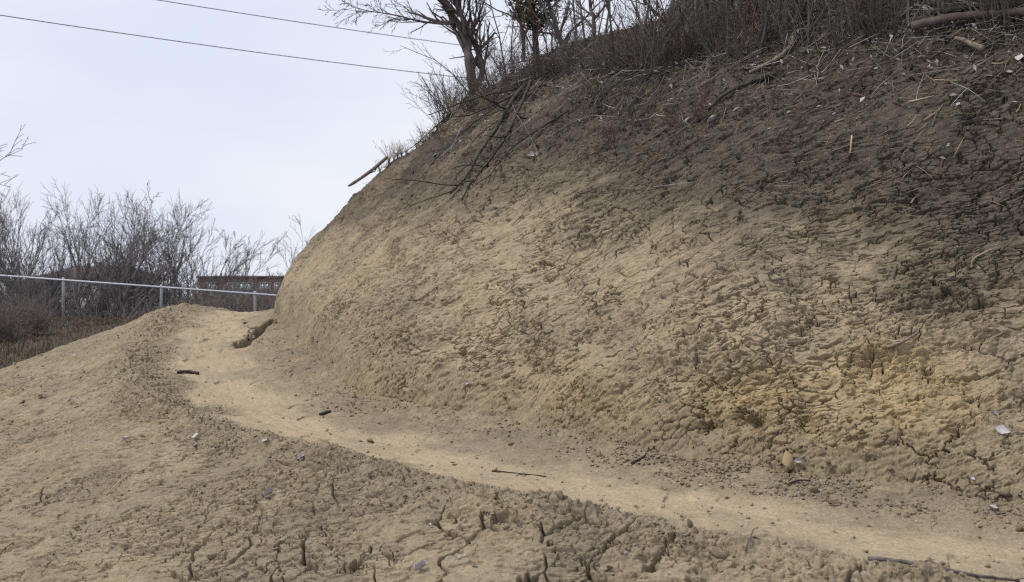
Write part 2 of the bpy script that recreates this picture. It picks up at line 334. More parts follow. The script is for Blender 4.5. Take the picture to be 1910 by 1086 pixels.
# ------------------------------------------------------------------ materials
def mat_new(name, rough=0.9, spec=0.15):
    m = bpy.data.materials.new(name); m.use_nodes = True; b = m.node_tree.nodes['Principled BSDF']
    b.inputs['Roughness'].default_value = rough; b.inputs['Specular IOR Level'].default_value = spec
    return m, m.node_tree, b
def nnode(t, ty, **kw):
    n = t.nodes.new(ty)
    for k, v in kw.items():
        if k.startswith('i_'): n.inputs[k[2:].replace('_', ' ')].default_value = v
        else: setattr(n, k, v)
    return n
def mixc(t, fac, a, b, blend='MIX'):
    n = t.nodes.new('ShaderNodeMix'); n.data_type = 'RGBA'; n.blend_type = blend
    for s, v in ((0, fac), (6, a), (7, b)):
        if isinstance(v, (int, float)): n.inputs[s].default_value = v
        elif isinstance(v, tuple): n.inputs[s].default_value = (*v, 1)
        else: t.links.new(v, n.inputs[s])
    return n.outputs[2]
def ramp(t, src, p0, c0, p1, c1):
    r = t.nodes.new('ShaderNodeValToRGB'); e = r.color_ramp.elements; e[0].position = p0; e[0].color = (*c0, 1); e[1].position = p1; e[1].color = (*c1, 1)
    t.links.new(src, r.inputs[0]); return r.outputs[0]
def noise(t, scale, detail=6, rough=0.6, vec=None, dist=0.0):
    n = nnode(t, 'ShaderNodeTexNoise'); n.inputs['Scale'].default_value = scale; n.inputs['Detail'].default_value = detail; n.inputs['Roughness'].default_value = rough; n.inputs['Distortion'].default_value = dist
    if vec: t.links.new(vec, n.inputs['Vector'])
    return n.outputs['Fac']
def soil_material():
    m, t, b = mat_new('cracked_clay_soil', 0.95, 0.08)
    oc = nnode(t, 'ShaderNodeTexCoord').outputs['Object']
    va = nnode(t, 'ShaderNodeVertexColor', layer_name='soil'); sp = nnode(t, 'ShaderNodeSeparateColor'); t.links.new(va.outputs[0], sp.inputs[0])
    W, G = (1, 1, 1), (0, 0, 0)
    nbig = noise(t, 1.3, 5, 0.6, oc); nmid = noise(t, 7, 6, 0.65, oc, 0.4); nfin = noise(t, 45, 5, 0.7, oc); ngr = noise(t, 220, 3, 0.7, oc)
    c = mixc(t, ramp(t, nmid, 0.35, G, 0.65, W), (0.275, 0.222, 0.147), (0.380, 0.311, 0.211))
    c = mixc(t, ramp(t, nbig, 0.42, G, 0.62, (.7, .7, .7)), c, (0.255, 0.214, 0.155))
    oo = mixc(t, ramp(t, nmid, 0.3, G, 0.7, W), (0.36, 0.262, 0.120), (0.43, 0.330, 0.168))
    oo = mixc(t, ramp(t, nfin, 0.56, G, 0.72, (.6, .6, .6)), oo, (0.40, 0.245, 0.085))
    c = mixc(t, sp.outputs[1], c, oo)
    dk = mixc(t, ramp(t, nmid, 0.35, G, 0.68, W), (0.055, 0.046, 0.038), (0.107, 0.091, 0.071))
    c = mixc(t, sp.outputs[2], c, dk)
    pp = mixc(t, ramp(t, nbig, 0.4, G, 0.65, W), (0.400, 0.324, 0.222), (0.345, 0.279, 0.190))
    c = mixc(t, sp.outputs[0], c, pp)
    c = mixc(t, 1.0, c, ramp(t, nfin, 0.3, (0.70, 0.70, 0.71), 0.7, (1.22, 1.21, 1.18)), 'MULTIPLY')
    c = mixc(t, 1.0, c, ramp(t, ngr, 0.3, (0.80, 0.80, 0.80), 0.7, (1.16, 1.16, 1.16)), 'MULTIPLY')
    mpf = nnode(t, 'ShaderNodeMapping'); mpf.inputs['Rotation'].default_value = (0.5, 0.6, 0.75); mpf.inputs['Scale'].default_value = (1, 2.4, 1); t.links.new(oc, mpf.inputs[0])
    fl = noise(t, 60, 3, 0.6, mpf.outputs[0]); c = mixc(t, ramp(t, fl, 0.60, G, 0.68, (.55, .55, .55)), c, (0.110, 0.088, 0.062))
    f2 = noise(t, 85, 2, 0.5, oc); c = mixc(t, ramp(t, f2, 0.64, G, 0.72, (.45, .45, .45)), c, (0.52, 0.45, 0.35))
    gr = mixc(t, ramp(t, nfin, 0.4, G, 0.6, W), (0.060, 0.049, 0.037), (0.120, 0.098, 0.073))
    c = mixc(t, va.outputs['Alpha'], c, gr)
    t.links.new(c, b.inputs['Base Color'])
    bm1 = nnode(t, 'ShaderNodeBump'); bm1.inputs['Strength'].default_value = 0.75; bm1.inputs['Distance'].default_value = 0.010; t.links.new(noise(t, 55, 8, 0.68, oc, 0.6), bm1.inputs['Height'])
    bm2 = nnode(t, 'ShaderNodeBump'); bm2.inputs['Strength'].default_value = 0.6; bm2.inputs['Distance'].default_value = 0.003; t.links.new(noise(t, 260, 4, 0.7, oc), bm2.inputs['Height']); t.links.new(bm1.outputs[0], bm2.inputs['Normal'])
    t.links.new(bm2.outputs[0], b.inputs['Normal'])
    return m
SOIL = soil_material()
def simple(name, c0, c1, scale=20, rough=0.85, spec=0.2, bump=0.0, bd=0.005, stretch=None):
    m, t, b = mat_new(name, rough, spec); oc = nnode(t, 'ShaderNodeTexCoord').outputs['Object']
    if stretch:
        mp_ = nnode(t, 'ShaderNodeMapping'); mp_.inputs['Scale'].default_value = stretch; t.links.new(oc, mp_.inputs[0]); oc = mp_.outputs[0]
    n = noise(t, scale, 5, 0.65, oc); t.links.new(ramp(t, n, 0.35, c0, 0.65, c1), b.inputs['Base Color'])
    if bump:
        bm = nnode(t, 'ShaderNodeBump'); bm.inputs['Strength'].default_value = bump; bm.inputs['Distance'].default_value = bd; t.links.new(n, bm.inputs['Height']); t.links.new(bm.outputs[0], b.inputs['Normal'])
    return m
def per_object(name, cols, rough=0.8, spec=0.15, scale=30):
    """colour picked per object from a ramp, with a little mottling"""
    m, t, b = mat_new(name, rough, spec); oi = nnode(t, 'ShaderNodeObjectInfo'); r = t.nodes.new('ShaderNodeValToRGB'); r.color_ramp.interpolation = 'CONSTANT'
    e = r.color_ramp.elements
    while len(e) < len(cols): e.new(0.5)
    for k, c in enumerate(cols): e[k].position = k / len(cols); e[k].color = (*c, 1)
    t.links.new(oi.outputs['Random'], r.inputs[0]); oc = nnode(t, 'ShaderNodeTexCoord').outputs['Object']
    c = mixc(t, 1.0, r.outputs[0], ramp(t, noise(t, scale, 4, 0.6, oc), 0.3, (.7, .7, .7), 0.7, (1.15, 1.15, 1.15)), 'MULTIPLY'); t.links.new(c, b.inputs['Base Color'])
    return m

# ------------------------------------------------------------------ land: hill, trail, ground
hf = (0.25 * (SF.reshape(NC, NR)[:-1, :-1] + SF.reshape(NC, NR)[1:, :-1] + SF.reshape(NC, NR)[1:, 1:] + SF.reshape(NC, NR)[:-1, 1:])).ravel() > 0
pf = (pathw.reshape(NC, NR)[:-1, :-1].ravel() > 0.5) & ~hf
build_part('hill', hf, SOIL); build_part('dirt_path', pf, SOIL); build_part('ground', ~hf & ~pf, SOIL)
print('land', time.time() - T0)
#OBJECTS-BEGIN
# ------------------------------------------------------------------ object materials
BARK = simple('grey_bark', (0.070, 0.062, 0.058), (0.150, 0.135, 0.125), 14, 0.9, 0.1, 0.8, 0.01, (1, 1, 0.25))
BARK_DARK = simple('dark_wet_bark', (0.030, 0.025, 0.022), (0.075, 0.062, 0.052), 18, 0.8, 0.2, 0.8, 0.008)
TWIG = simple('brown_twig', (0.060, 0.047, 0.042), (0.120, 0.098, 0.088), 9, 0.9, 0.1)
TWIG_RED = simple('red_brown_stem', (0.075, 0.042, 0.036), (0.13, 0.078, 0.062), 9, 0.85, 0.1)
FARBARK = simple('far_hazed_bark', (0.125, 0.115, 0.117), (0.195, 0.180, 0.185), 3, 0.9, 0.05)  # grey bark lightened, distance haze put into the colour
PALEWOOD = simple('weathered_wood', (0.105, 0.086, 0.066), (0.23, 0.195, 0.155), 22, 0.9, 0.1, 0.7, 0.006, (1, 1, 0.3))
STRAW = simple('dry_straw', (0.20, 0.155, 0.095), (0.40, 0.33, 0.22), 6, 0.85, 0.1)
LEAF = per_object('dead_leaf', [(0.36, 0.34, 0.33), (0.24, 0.20, 0.17), (0.13, 0.09, 0.06), (0.44, 0.42, 0.42), (0.17, 0.13, 0.09), (0.22, 0.18, 0.15), (0.15, 0.12, 0.09)], 0.7, 0.25, 25)
CLOD = simple('dry_clod', (0.20, 0.160, 0.105), (0.36, 0.29, 0.19), 30, 0.95, 0.08, 0.9, 0.01)
CEDAR = simple('cedar_foliage', (0.020, 0.030, 0.016), (0.050, 0.062, 0.030), 8, 0.9, 0.1)
STEEL = simple('galvanised_steel', (0.40, 0.42, 0.45), (0.52, 0.54, 0.57), 30, 0.45, 0.5)
for mm in (STEEL,): mm.node_tree.nodes['Principled BSDF'].inputs['Metallic'].default_value = 0.35
CREAM = simple('cream_siding', (0.60, 0.58, 0.52), (0.70, 0.67, 0.60), 2, 0.8, 0.2)
ROOF = simple('brown_shingle', (0.075, 0.056, 0.052), (0.12, 0.092, 0.085), 6, 0.9, 0.1)
BRICK = simple('brown_brick', (0.105, 0.072, 0.060), (0.155, 0.106, 0.088), 5, 0.9, 0.1)
GLASS = simple('window_glass', (0.12, 0.15, 0.18), (0.24, 0.28, 0.33), 1, 0.15, 0.5)
TRIM = simple('white_trim', (0.36, 0.36, 0.36), (0.46, 0.46, 0.45), 3, 0.7, 0.2)
CABLE = simple('black_cable', (0.045, 0.045, 0.05), (0.07, 0.07, 0.075), 3, 0.6, 0.3)

# ------------------------------------------------------------------ tubes and plants
class Tubes:
    def __init__(s): s.g = {}
    def add(s, pts, rad, sides=5):
        s.g.setdefault((len(pts), sides), []).append((pts, rad))
    def arrays(s, off=0):
        Vs, Fs = [], []
        for (n, k), L in s.g.items():
            Pt = np.array([a for a, _ in L], np.float32); R = np.array([b for _, b in L], np.float32); m = len(L)
            T = np.empty_like(Pt); T[:, 1:-1] = Pt[:, 2:] - Pt[:, :-2]; T[:, 0] = Pt[:, 1] - Pt[:, 0]; T[:, -1] = Pt[:, -1] - Pt[:, -2]
            T /= np.linalg.norm(T, axis=-1, keepdims=True) + 1e-9
            d = Pt[:, -1] - Pt[:, 0]; ref = np.where((np.abs(d[:, 2]) > 0.75 * (np.linalg.norm(d, axis=-1) + 1e-9))[:, None], np.array([[1, 0.2, 0]]), np.array([[0, 0.1, 1]])).astype(np.float32)
            U = np.cross(T, ref[:, None, :]); U /= np.linalg.norm(U, axis=-1, keepdims=True) + 1e-9; W = np.cross(T, U)
            a = np.arange(k) * 2 * np.pi / k
            ring = Pt[:, :, None, :] + R[:, :, None, None] * (np.cos(a)[None, None, :, None] * U[:, :, None, :] + np.sin(a)[None, None, :, None] * W[:, :, None, :])
            V = ring.reshape(-1, 3)
            base_ = (np.arange(m)[:, None, None] * n + np.arange(n - 1)[None, :, None]) * k; j = np.arange(k)[None, None, :]; j2 = (j + 1) % k
            Fq = np.stack([base_ + j, base_ + j2, base_ + k + j2, base_ + k + j], -1).reshape(-1, 4) + off
            tri = []
            st = np.arange(m) * n * k; en = st + (n - 1) * k
            for q in range(1, k - 1):
                tri.append(np.stack([st, st + q + 1, st + q], -1)); tri.append(np.stack([en, en + q, en + q + 1], -1))
            Vs.append(V); Fs += [Fq, np.concatenate(tri) + off]; off += len(V)
        return np.concatenate(Vs), Fs
    def build(s, name, mat, parent=None, loc=None):
        V, Fs = s.arrays(); return mesh_obj(name, V, Fs, mat, parent, True, loc)
def nrm(v):
    l = math.sqrt(v[0] ** 2 + v[1] ** 2 + v[2] ** 2) + 1e-9; return (v[0] / l, v[1] / l, v[2] / l)
def limb(rng, p, d, L, r0, r1, n, wob, up):
    pts = [tuple(p)]; rad = [r0]; dirs = [d]
    for k in range(1, n):
        d = nrm((d[0] + rng.gauss(0, wob), d[1] + rng.gauss(0, wob), d[2] + rng.gauss(0, wob) * 0.7 + up))
        q = pts[-1]; s_ = L / (n - 1); pts.append((q[0] + d[0] * s_, q[1] + d[1] * s_, q[2] + d[2] * s_)); rad.append(r0 + (r1 - r0) * k / (n - 1)); dirs.append(d)
    return pts, rad, dirs
def spread(rng, d, ang):
    while True:
        a = (rng.gauss(0, 1), rng.gauss(0, 1), rng.gauss(0, 1)); dt = sum(x * y for x, y in zip(a, d)); a = (a[0] - dt * d[0], a[1] - dt * d[1], a[2] - dt * d[2])
        if sum(x * x for x in a) > 0.05: break
    a = nrm(a); c, s_ = math.cos(ang), math.sin(ang); return nrm((d[0] * c + a[0] * s_, d[1] * c + a[1] * s_, d[2] * c + a[2] * s_))
def sprout(rng, tb, pts, rad, dirs, L, lev, maxlev, kids, ang, wob, up, rmin, start=0.3, ratio=0.55):
    if lev > maxlev: return
    n = len(pts); nk = max(1, int(kids[lev - 1] * rng.uniform(0.8, 1.2)))
    for k in range(nk):
        t = start + (1 - start) * (k + rng.random()) / nk; f = t * (n - 1); i = min(int(f), n - 2); g = f - i
        p = tuple(pts[i][c] + (pts[i + 1][c] - pts[i][c]) * g for c in range(3)); r = rad[i] + (rad[i + 1] - rad[i]) * g
        l2 = L * ratio * rng.uniform(0.6, 1.2) * (1.15 - 0.55 * t); r2 = max(r * rng.uniform(0.45, 0.7), rmin)
        d = spread(rng, dirs[i], ang * rng.uniform(0.6, 1.3))
        npt = 6 if lev == 1 else 5 if lev == 2 else 4
        a, b, c = limb(rng, p, d, l2, r2, max(r2 * 0.35, rmin * 0.7), npt, wob, up)
        tb.add(a, b, 5 if lev == 1 else 4 if lev == 2 else 3)
        sprout(rng, tb, a, b, c, l2, lev + 1, maxlev, kids, ang, wob, up, rmin, 0.2, ratio)
def bare_tree(name, seed, stems, h, r0, kids=(9, 6, 5), ang=0.6, wob=0.10, up=0.06, rmin=0.006, lean=(0, 0), fan=0.35, mat=None, split=True, ratio=0.5, npt=9):
    """root Empty > trunk, crown; grows at the origin"""
    rng = random.Random(seed); root = empty(name); tr, cr_ = Tubes(), Tubes()
    for k in range(stems):
        a = 2 * math.pi * (k + rng.random() * .6) / stems; f = fan * rng.uniform(0.6, 1.2) if stems > 1 else 0
        d = nrm((math.cos(a) * f + lean[0], math.sin(a) * f + lean[1], 1)); L = h * rng.uniform(0.82, 1.0)
        pts, rad, dirs = limb(rng, (math.cos(a) * r0 * .6 * (stems > 1), math.sin(a) * r0 * .6 * (stems > 1), -0.15), d, L, r0 * rng.uniform(.8, 1), rmin * 1.5, npt, wob, up)
        tr.add(pts, rad, 9); sprout(rng, cr_, pts, rad, dirs, L, 1, len(kids), kids, ang, wob * 1.1, up, rmin, 0.22, ratio)
    tr.build('trunk', mat or BARK, root); cr_.build('crown', mat or BARK, root); return root

# ------------------------------------------------------------------ overhead wires
for (a, b, lb) in (((-400, -16, 30), (1500, 206, 52), 'lower of the two thin dark overhead wires crossing the pale sky'),
                   ((-300, -75, 34), (1600, 160, 56), 'upper of the two thin dark overhead wires, nearest the top edge of the sky')):
    A_, B_ = at(*a), at(*b); tb = Tubes(); n = 24
    if a[1] < -50: A_, B_ = at(-100, -50, 34), at(1600, 166, 56)
    pts = [tuple(A_ + (B_ - A_) * (k / (n - 1)) - Vector((0, 0, 0.5 * math.sin(math.pi * k / (n - 1)) - 0.25)) - A_) for k in range(n)]
    tb.add(pts, [0.013] * n, 6); tag(tb.build('overhead_wire', CABLE, None, A_), lb, 'wire')

# ------------------------------------------------------------------ fence behind the crest
def fz(x): return (HOR - (514 + (x / 30 * F + 955) * 38 / 527.0)) / F * 30 + CZ
fr = empty('chain_link_fence', (at(117, 560, 30).x, 30, CZ - 0.65)); FO = Vector(fr.location)
tag(fr, 'galvanised chain link fence with round posts behind the crest of the trail', 'fence')
fx = [(p - 955) / F * 30 for p in (-250, -66, 117, 300, 475, 652, 830)]
tb = Tubes(); tb.add([(x - FO.x, 0, fz(x) - FO.z) for x in fx], [0.024] * len(fx), 8); tb.build('top_rail', STEEL, fr)
for x in fx:
    gzv = min(gz(x, 30), fz(x) - 1.1); tb = Tubes(); tb.add([(x - FO.x, 0.035, gzv - 0.1 - FO.z), (x - FO.x, 0.035, fz(x) - 0.02 - FO.z), (x - FO.x, 0.035, fz(x) + 0.035 - FO.z)], [0.036, 0.036, 0.030], 10)
    po = tb.build('post', STEEL, fr)
    tb = Tubes(); tb.add([(x - FO.x, 0.033, fz(x) + 0.03 - FO.z), (x - FO.x, 0.033, fz(x) + 0.05 - FO.z), (x - FO.x, 0.033, fz(x) + 0.068 - FO.z)], [0.040, 0.034, 0.008], 10); tb.build('cap', STEEL, po)
tb = Tubes(); x = fx[0]
while x < fx[-1]:
    for sgn in (-1, 1):
        x2 = x + sgn * 1.15
        if fx[0] <= x2 <= fx[-1]: tb.add([(x - FO.x, -0.03, fz(x) - 0.02 - FO.z), ((x + x2) / 2 - FO.x, -0.034, fz((x + x2) / 2) - 0.60 - FO.z), (x2 - FO.x, -0.03, fz(x2) - 1.17 - FO.z)], [0.0007] * 3, 3)
    x += 0.075
tb.build('wire_mesh', CABLE, fr)

# ------------------------------------------------------------------ buildings far behind
def boxes(lst):
    V, Fc = [], []
    for (x0, y0, z0, x1, y1, z1) in lst:
        b = len(V); V += [(x0, y0, z0), (x1, y0, z0), (x1, y1, z0), (x0, y1, z0), (x0, y0, z1), (x1, y0, z1), (x1, y1, z1), (x0, y1, z1)]
        Fc += [[b, b + 3, b + 2, b + 1], [b + 4, b + 5, b + 6, b + 7], [b, b + 1, b + 5, b + 4], [b + 1, b + 2, b + 6, b + 5], [b + 2, b + 3, b + 7, b + 6], [b + 3, b, b + 4, b + 7]]
    return V, Fc
def box_part(name, lst, mat, parent): V, Fc = boxes(lst); return mesh_obj(name, V, np.array(Fc), mat, parent, False)
def window(parent, x, z, w_, h_, y=0.0):
    f = box_part('window', [(x - w_ / 2 - .08, y - .06, z - .08, x + w_ / 2 + .08, y + .02, z), (x - w_ / 2 - .08, y - .06, z + h_, x + w_ / 2 + .08, y + .02, z + h_ + .08),
        (x - w_ / 2 - .08, y - .06, z, x - w_ / 2, y + .02, z + h_), (x + w_ / 2, y - .06, z, x + w_ / 2 + .08, y + .02, z + h_), (x - .03, y - .05, z, x + .03, y + .01, z + h_)], TRIM, parent)
    box_part('pane', [(x - w_ / 2, y - .03, z, x - .031, y - .005, z + h_), (x + .031, y - .03, z, x + w_ / 2, y - .005, z + h_)], GLASS, f)
def hip_roof(parent, x0, y0, x1, y1, z, h, ins, ov=0.5, name='roof'):
    x0 -= ov; x1 += ov; y0 -= ov; y1 += ov; ym = (y0 + y1) / 2
    V = [(x0, y0, z), (x1, y0, z), (x1, y1, z), (x0, y1, z), (x0, y0, z + .25), (x1, y0, z + .25), (x1, y1, z + .25), (x0, y1, z + .25), (x0 + ins, ym, z + h), (x1 - ins, ym, z + h)]
    q = np.array([[0, 3, 2, 1], [0, 1, 5, 4], [1, 2, 6, 5], [2, 3, 7, 6], [3, 0, 4, 7], [4, 5, 9, 8], [6, 7, 8, 9]]); t = np.array([[5, 6, 9], [7, 4, 8]])
    return mesh_obj(name, V, [q, t], ROOF, parent, False)
S = 130 / F
H1 = empty('apartment_house', ((115 - 955) * S, 130, CZ - 7)); tag(H1, 'cream three storey apartment house with brown hipped roof seen behind bare trees', 'building')
gw = 7 + (HOR - 522) * S                       # eaves height above the base
box_part('wall', [(0, 0, 0, 7.0, 9, gw)], CREAM, H1); w2 = box_part('wall', [(-2.4, 1.2, 0, -0.003, 9, gw)], BRICK, H1); w2['label'] = 'brick stair wing'
box_part('wall', [(7.003, 1.5, 0, 9.0, 9, gw - 0.6)], BRICK, H1)
rf = hip_roof(H1, -2.4, 0, 8.6, 9, gw + 0.01, 1.75, 2.7); box_part('chimney', [(2.0, 5.2, gw + 1.2, 2.7, 5.9, gw + 2.2)], BRICK, rf)
for fl in range(3):
    z = gw - 2.0 - fl * 2.45; window(H1, 2.55, z, 0.95, 1.25); window(H1, 5.0, z, 0.95, 1.25)
    bl = box_part('balcony', [(0.1, -1.2, z - .55, 1.7, -0.065, z - .40), (0.1, -1.2, z - .4, 1.7, -1.12, z + .35)], TRIM, H1)
H2 = empty('distant_house', ((-40 - 955) * S, 140, CZ - 7)); tag(H2, 'low brown roofed house at the far left edge beyond the brush', 'building')
box_part('wall', [(0, 0, 0, 6, 8, 7 + (HOR - 530) * S)], BRICK, H2); hip_roof(H2, 0, 0, 6, 8, 7 + (HOR - 530) * S + .01, 1.5, 2.2)
for xx in (1.2, 3.0, 4.8): window(H2, xx, 7 + (HOR - 560) * S, 0.9, 1.2)
H3 = empty('brick_building', ((378 - 955) * S, 128, CZ - 7)); tag(H3, 'long flat roofed brown brick building beyond the fence near the bank', 'building')
h3 = 7 + (HOR - 519) * S
box_part('wall', [(0, 0, 0, 15, 12, h3)], BRICK, H3); box_part('roof', [(-.15, -.15, h3 + .003, 15.15, 12.15, h3 + .22)], ROOF, H3)
for fl in range(2):
    for xx in (1.6, 3.9, 5.4, 7.6, 9.2, 11.4, 13): window(H3, xx, h3 - 1.9 - fl * 2.8, 1.0 if xx != 5.4 else 1.5, 1.3)

# ------------------------------------------------------------------ bare trees beyond the fence
def put(root, px, d, label, cat, group=None, z=None, rz=0.0, sc=1.0, py=None):
    x = (px - 955) / F * d; root.location = (x, d, (gz(x, d) if z is None else z)); root.rotation_euler = (0, 0, rz); root.scale = (sc, sc, sc); tag(root, label, cat, group); return root
gB = 'bare trees beyond the fence'
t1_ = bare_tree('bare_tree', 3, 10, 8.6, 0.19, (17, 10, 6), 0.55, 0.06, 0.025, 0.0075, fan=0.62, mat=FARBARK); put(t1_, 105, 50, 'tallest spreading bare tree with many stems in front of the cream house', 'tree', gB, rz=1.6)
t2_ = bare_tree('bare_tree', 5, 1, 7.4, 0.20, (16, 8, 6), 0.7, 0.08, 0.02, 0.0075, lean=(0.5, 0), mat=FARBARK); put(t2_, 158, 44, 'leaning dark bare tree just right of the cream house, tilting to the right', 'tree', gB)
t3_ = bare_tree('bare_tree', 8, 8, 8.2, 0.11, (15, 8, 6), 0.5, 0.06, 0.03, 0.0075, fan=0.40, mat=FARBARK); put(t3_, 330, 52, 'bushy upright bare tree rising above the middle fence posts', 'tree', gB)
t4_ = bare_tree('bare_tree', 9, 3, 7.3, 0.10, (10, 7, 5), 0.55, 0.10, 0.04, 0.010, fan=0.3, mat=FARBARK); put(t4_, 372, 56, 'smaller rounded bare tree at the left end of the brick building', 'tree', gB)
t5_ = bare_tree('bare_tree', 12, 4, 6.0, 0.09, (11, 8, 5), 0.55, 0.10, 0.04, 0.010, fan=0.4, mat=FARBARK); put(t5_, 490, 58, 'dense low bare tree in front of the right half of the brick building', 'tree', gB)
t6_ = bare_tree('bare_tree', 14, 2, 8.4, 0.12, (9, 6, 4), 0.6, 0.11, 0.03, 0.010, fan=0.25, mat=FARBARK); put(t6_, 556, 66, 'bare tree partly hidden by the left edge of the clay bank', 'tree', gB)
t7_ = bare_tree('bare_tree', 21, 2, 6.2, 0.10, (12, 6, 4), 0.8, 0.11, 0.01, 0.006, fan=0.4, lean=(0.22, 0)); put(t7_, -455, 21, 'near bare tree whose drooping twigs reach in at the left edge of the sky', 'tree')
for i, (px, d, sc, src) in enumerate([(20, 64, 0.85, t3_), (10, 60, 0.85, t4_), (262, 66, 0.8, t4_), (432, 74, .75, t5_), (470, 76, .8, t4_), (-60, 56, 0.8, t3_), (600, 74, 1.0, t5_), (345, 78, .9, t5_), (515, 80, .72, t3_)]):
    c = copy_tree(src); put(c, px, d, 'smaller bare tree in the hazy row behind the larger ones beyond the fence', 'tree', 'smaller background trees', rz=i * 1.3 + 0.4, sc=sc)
# thickets on the bank
def shrub(name, seed, stems, h, spr, rmin=0.003, kids=(6, 4), r0=0.010, mat=None, wob=0.13):
    rng = random.Random(seed); root = empty(name); st, tw = Tubes(), Tubes()
    for k in range(stems):
        a = rng.random() * 6.28; b = abs(rng.gauss(0, spr)); d = nrm((math.cos(a) * b, math.sin(a) * b, 1)); L = h * rng.uniform(0.5, 1.0); rr = r0 * rng.uniform(.5, 1.1)
        o = rng.random() * 0.18
        pts, rad, dirs = limb(rng, (math.cos(a) * o, math.sin(a) * o, -0.08), d, L, rr, rmin, 7, wob, 0.02)
        st.add(pts, rad, 5); sprout(rng, tw, pts, rad, dirs, L, 1, len(kids), kids, 0.6, wob * 1.2, 0.03, rmin, 0.25, 0.42)
    st.build('stems', mat or TWIG, root); tw.build('twigs', mat or TWIG, root); return root
FT = simple('far_brush_twig', (0.13, 0.108, 0.100), (0.20, 0.170, 0.158), 3, 0.9, 0.05)
thk = [shrub('thicket', 40 + k, 26, 1.7, 0.75, 0.0055, (7, 4), 0.011, FT, 0.16) for k in range(3)]
rng = random.Random(5); first = set()
def place_thicket(px, d, sc, lab, grp):
    k = rng.randrange(3)
    o = thk[k] if k not in first else copy_tree(thk[k]); first.add(k)
    put(o, px, d, lab, 'shrub', grp, rz=rng.random() * 6, sc=sc)
for k in range(24): place_thicket(rng.uniform(-120, 85), rng.uniform(27.5, 38), rng.uniform(0.4, 0.68), 'tangled brown thicket on the grassy bank at the far left', 'thickets on the left bank')
for k in range(40): place_thicket(rng.uniform(235, 560) if k < 37 else rng.uniform(130, 235), rng.uniform(36, 48), rng.uniform(1.0, 1.6) if k < 37 else rng.uniform(.5, .7), 'grey brown bare thicket behind the fence below the bare trees', 'thickets behind the fence')
# far wood
rngn = np.random.RandomState(3); tb = Tubes()
for k in range(2200):
    d = rngn.uniform(150, 270); x = rngn.uniform(-0.62, 0.25) * d; h = rngn.uniform(3.0, 6.2) * (0.7 + d / 260); z0 = -5.0 - 0.006 * d + CZ; dx, dy = rngn.normal(0, .8, 2)
    tb.add([(x, d, z0), (x + dx * .3, d + dy * .3, z0 + h * .4), (x + dx, d + dy, z0 + h)], [0.13, 0.08, 0.03], 3)
    for j in range(7):
        t = rngn.uniform(.25, .95); e = rngn.normal(0, 1.3, 2); tb.add([(x + dx * t, d + dy * t, z0 + h * t), (x + dx * t + e[0] * .6, d + dy * t + e[1] * .6, z0 + h * t + .7), (x + dx * t + e[0], d + dy * t + e[1], z0 + h * t + 1.8)], [0.05, 0.04, 0.02], 3)
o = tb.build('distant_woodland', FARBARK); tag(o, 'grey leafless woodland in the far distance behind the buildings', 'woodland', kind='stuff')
# dry grass on the far bank
tb = Tubes(); rngn = np.random.RandomState(8)
for k in range(9000):
    d = rngn.uniform(20, 36); x = rngn.uniform(-0.52, -0.22) * d
    if x > -5.8 - 0.05 * (d - 20): continue
    z = gz(x, d); l = rngn.uniform(.06, .22); a = rngn.uniform(0, 6.28); b = rngn.uniform(.3, 1.2) * l
    tb.add([(x, d, z - .02), (x + math.cos(a) * b * .4, d + math.sin(a) * b * .4, z + l * .6), (x + math.cos(a) * b, d + math.sin(a) * b, z + l * .75)], [.006, .005, .002], 3)
o = tb.build('dry_grass', simple('matted_dry_grass', (0.080, 0.064, 0.046), (0.185, 0.150, 0.108), 2, .9, .1)); tag(o, 'matted dull dry grass on the far left bank', 'grass', kind='stuff')
print('far', time.time() - T0)

# ------------------------------------------------------------------ trees and brush on top of the bank
def on_ground(root, px, py, label, cat, group=None, rz=0.0, sc=1.0, sink=0.03):
    h = hit(px, py); root.location = (h.x, h.y, h.z - sink); root.rotation_euler = (0, 0, rz); root.scale = (sc, sc, sc); tag(root, label, cat, group); return root
def px_limb(pts, d, r, jit=0.0):
    """world polyline from picture positions at one distance"""
    return [tuple(at(x, y, d + dd)) for (x, y, dd) in pts]
def shaped_tree(name, stems, seed, kids, rmin, label, cat='tree', ang=0.7, up=0.02, ratio=0.42, mat=None, root_at=None, group=None, wob=.13):
    """stems: list of (list of world points, list of radii)"""
    rng = random.Random(seed); o0 = Vector(stems[0][0][0]); root = empty(name, o0); tr, cr_ = Tubes(), Tubes()
    for pts, rad in stems:
        c = spline([tuple(Vector(p) - o0) for p in pts], 4); rr = np.interp(np.linspace(0, 1, len(c)), np.linspace(0, 1, len(rad)), rad)
        c = c + np.random.RandomState(seed).normal(0, 1, c.shape) * rr[:, None] * 0.18
        P_ = [tuple(v) for v in c]; tr.add(P_, list(rr), 9); dirs = [nrm(tuple(c[min(i + 1, len(c) - 1)] - c[max(i - 1, 0)])) for i in range(len(c))]
        L = float(np.linalg.norm(c[-1] - c[0])); sprout(rng, cr_, P_, list(rr), dirs, L, 1, len(kids), kids, ang, wob, up, rmin, 0.12, ratio)
    tr.build('trunk', mat or BARK, root); cr_.build('crown', mat or TWIG, root); return tag(root, label, cat, group)
def D_(px, py): return hit(px, py).y
d = D_(885, 172)
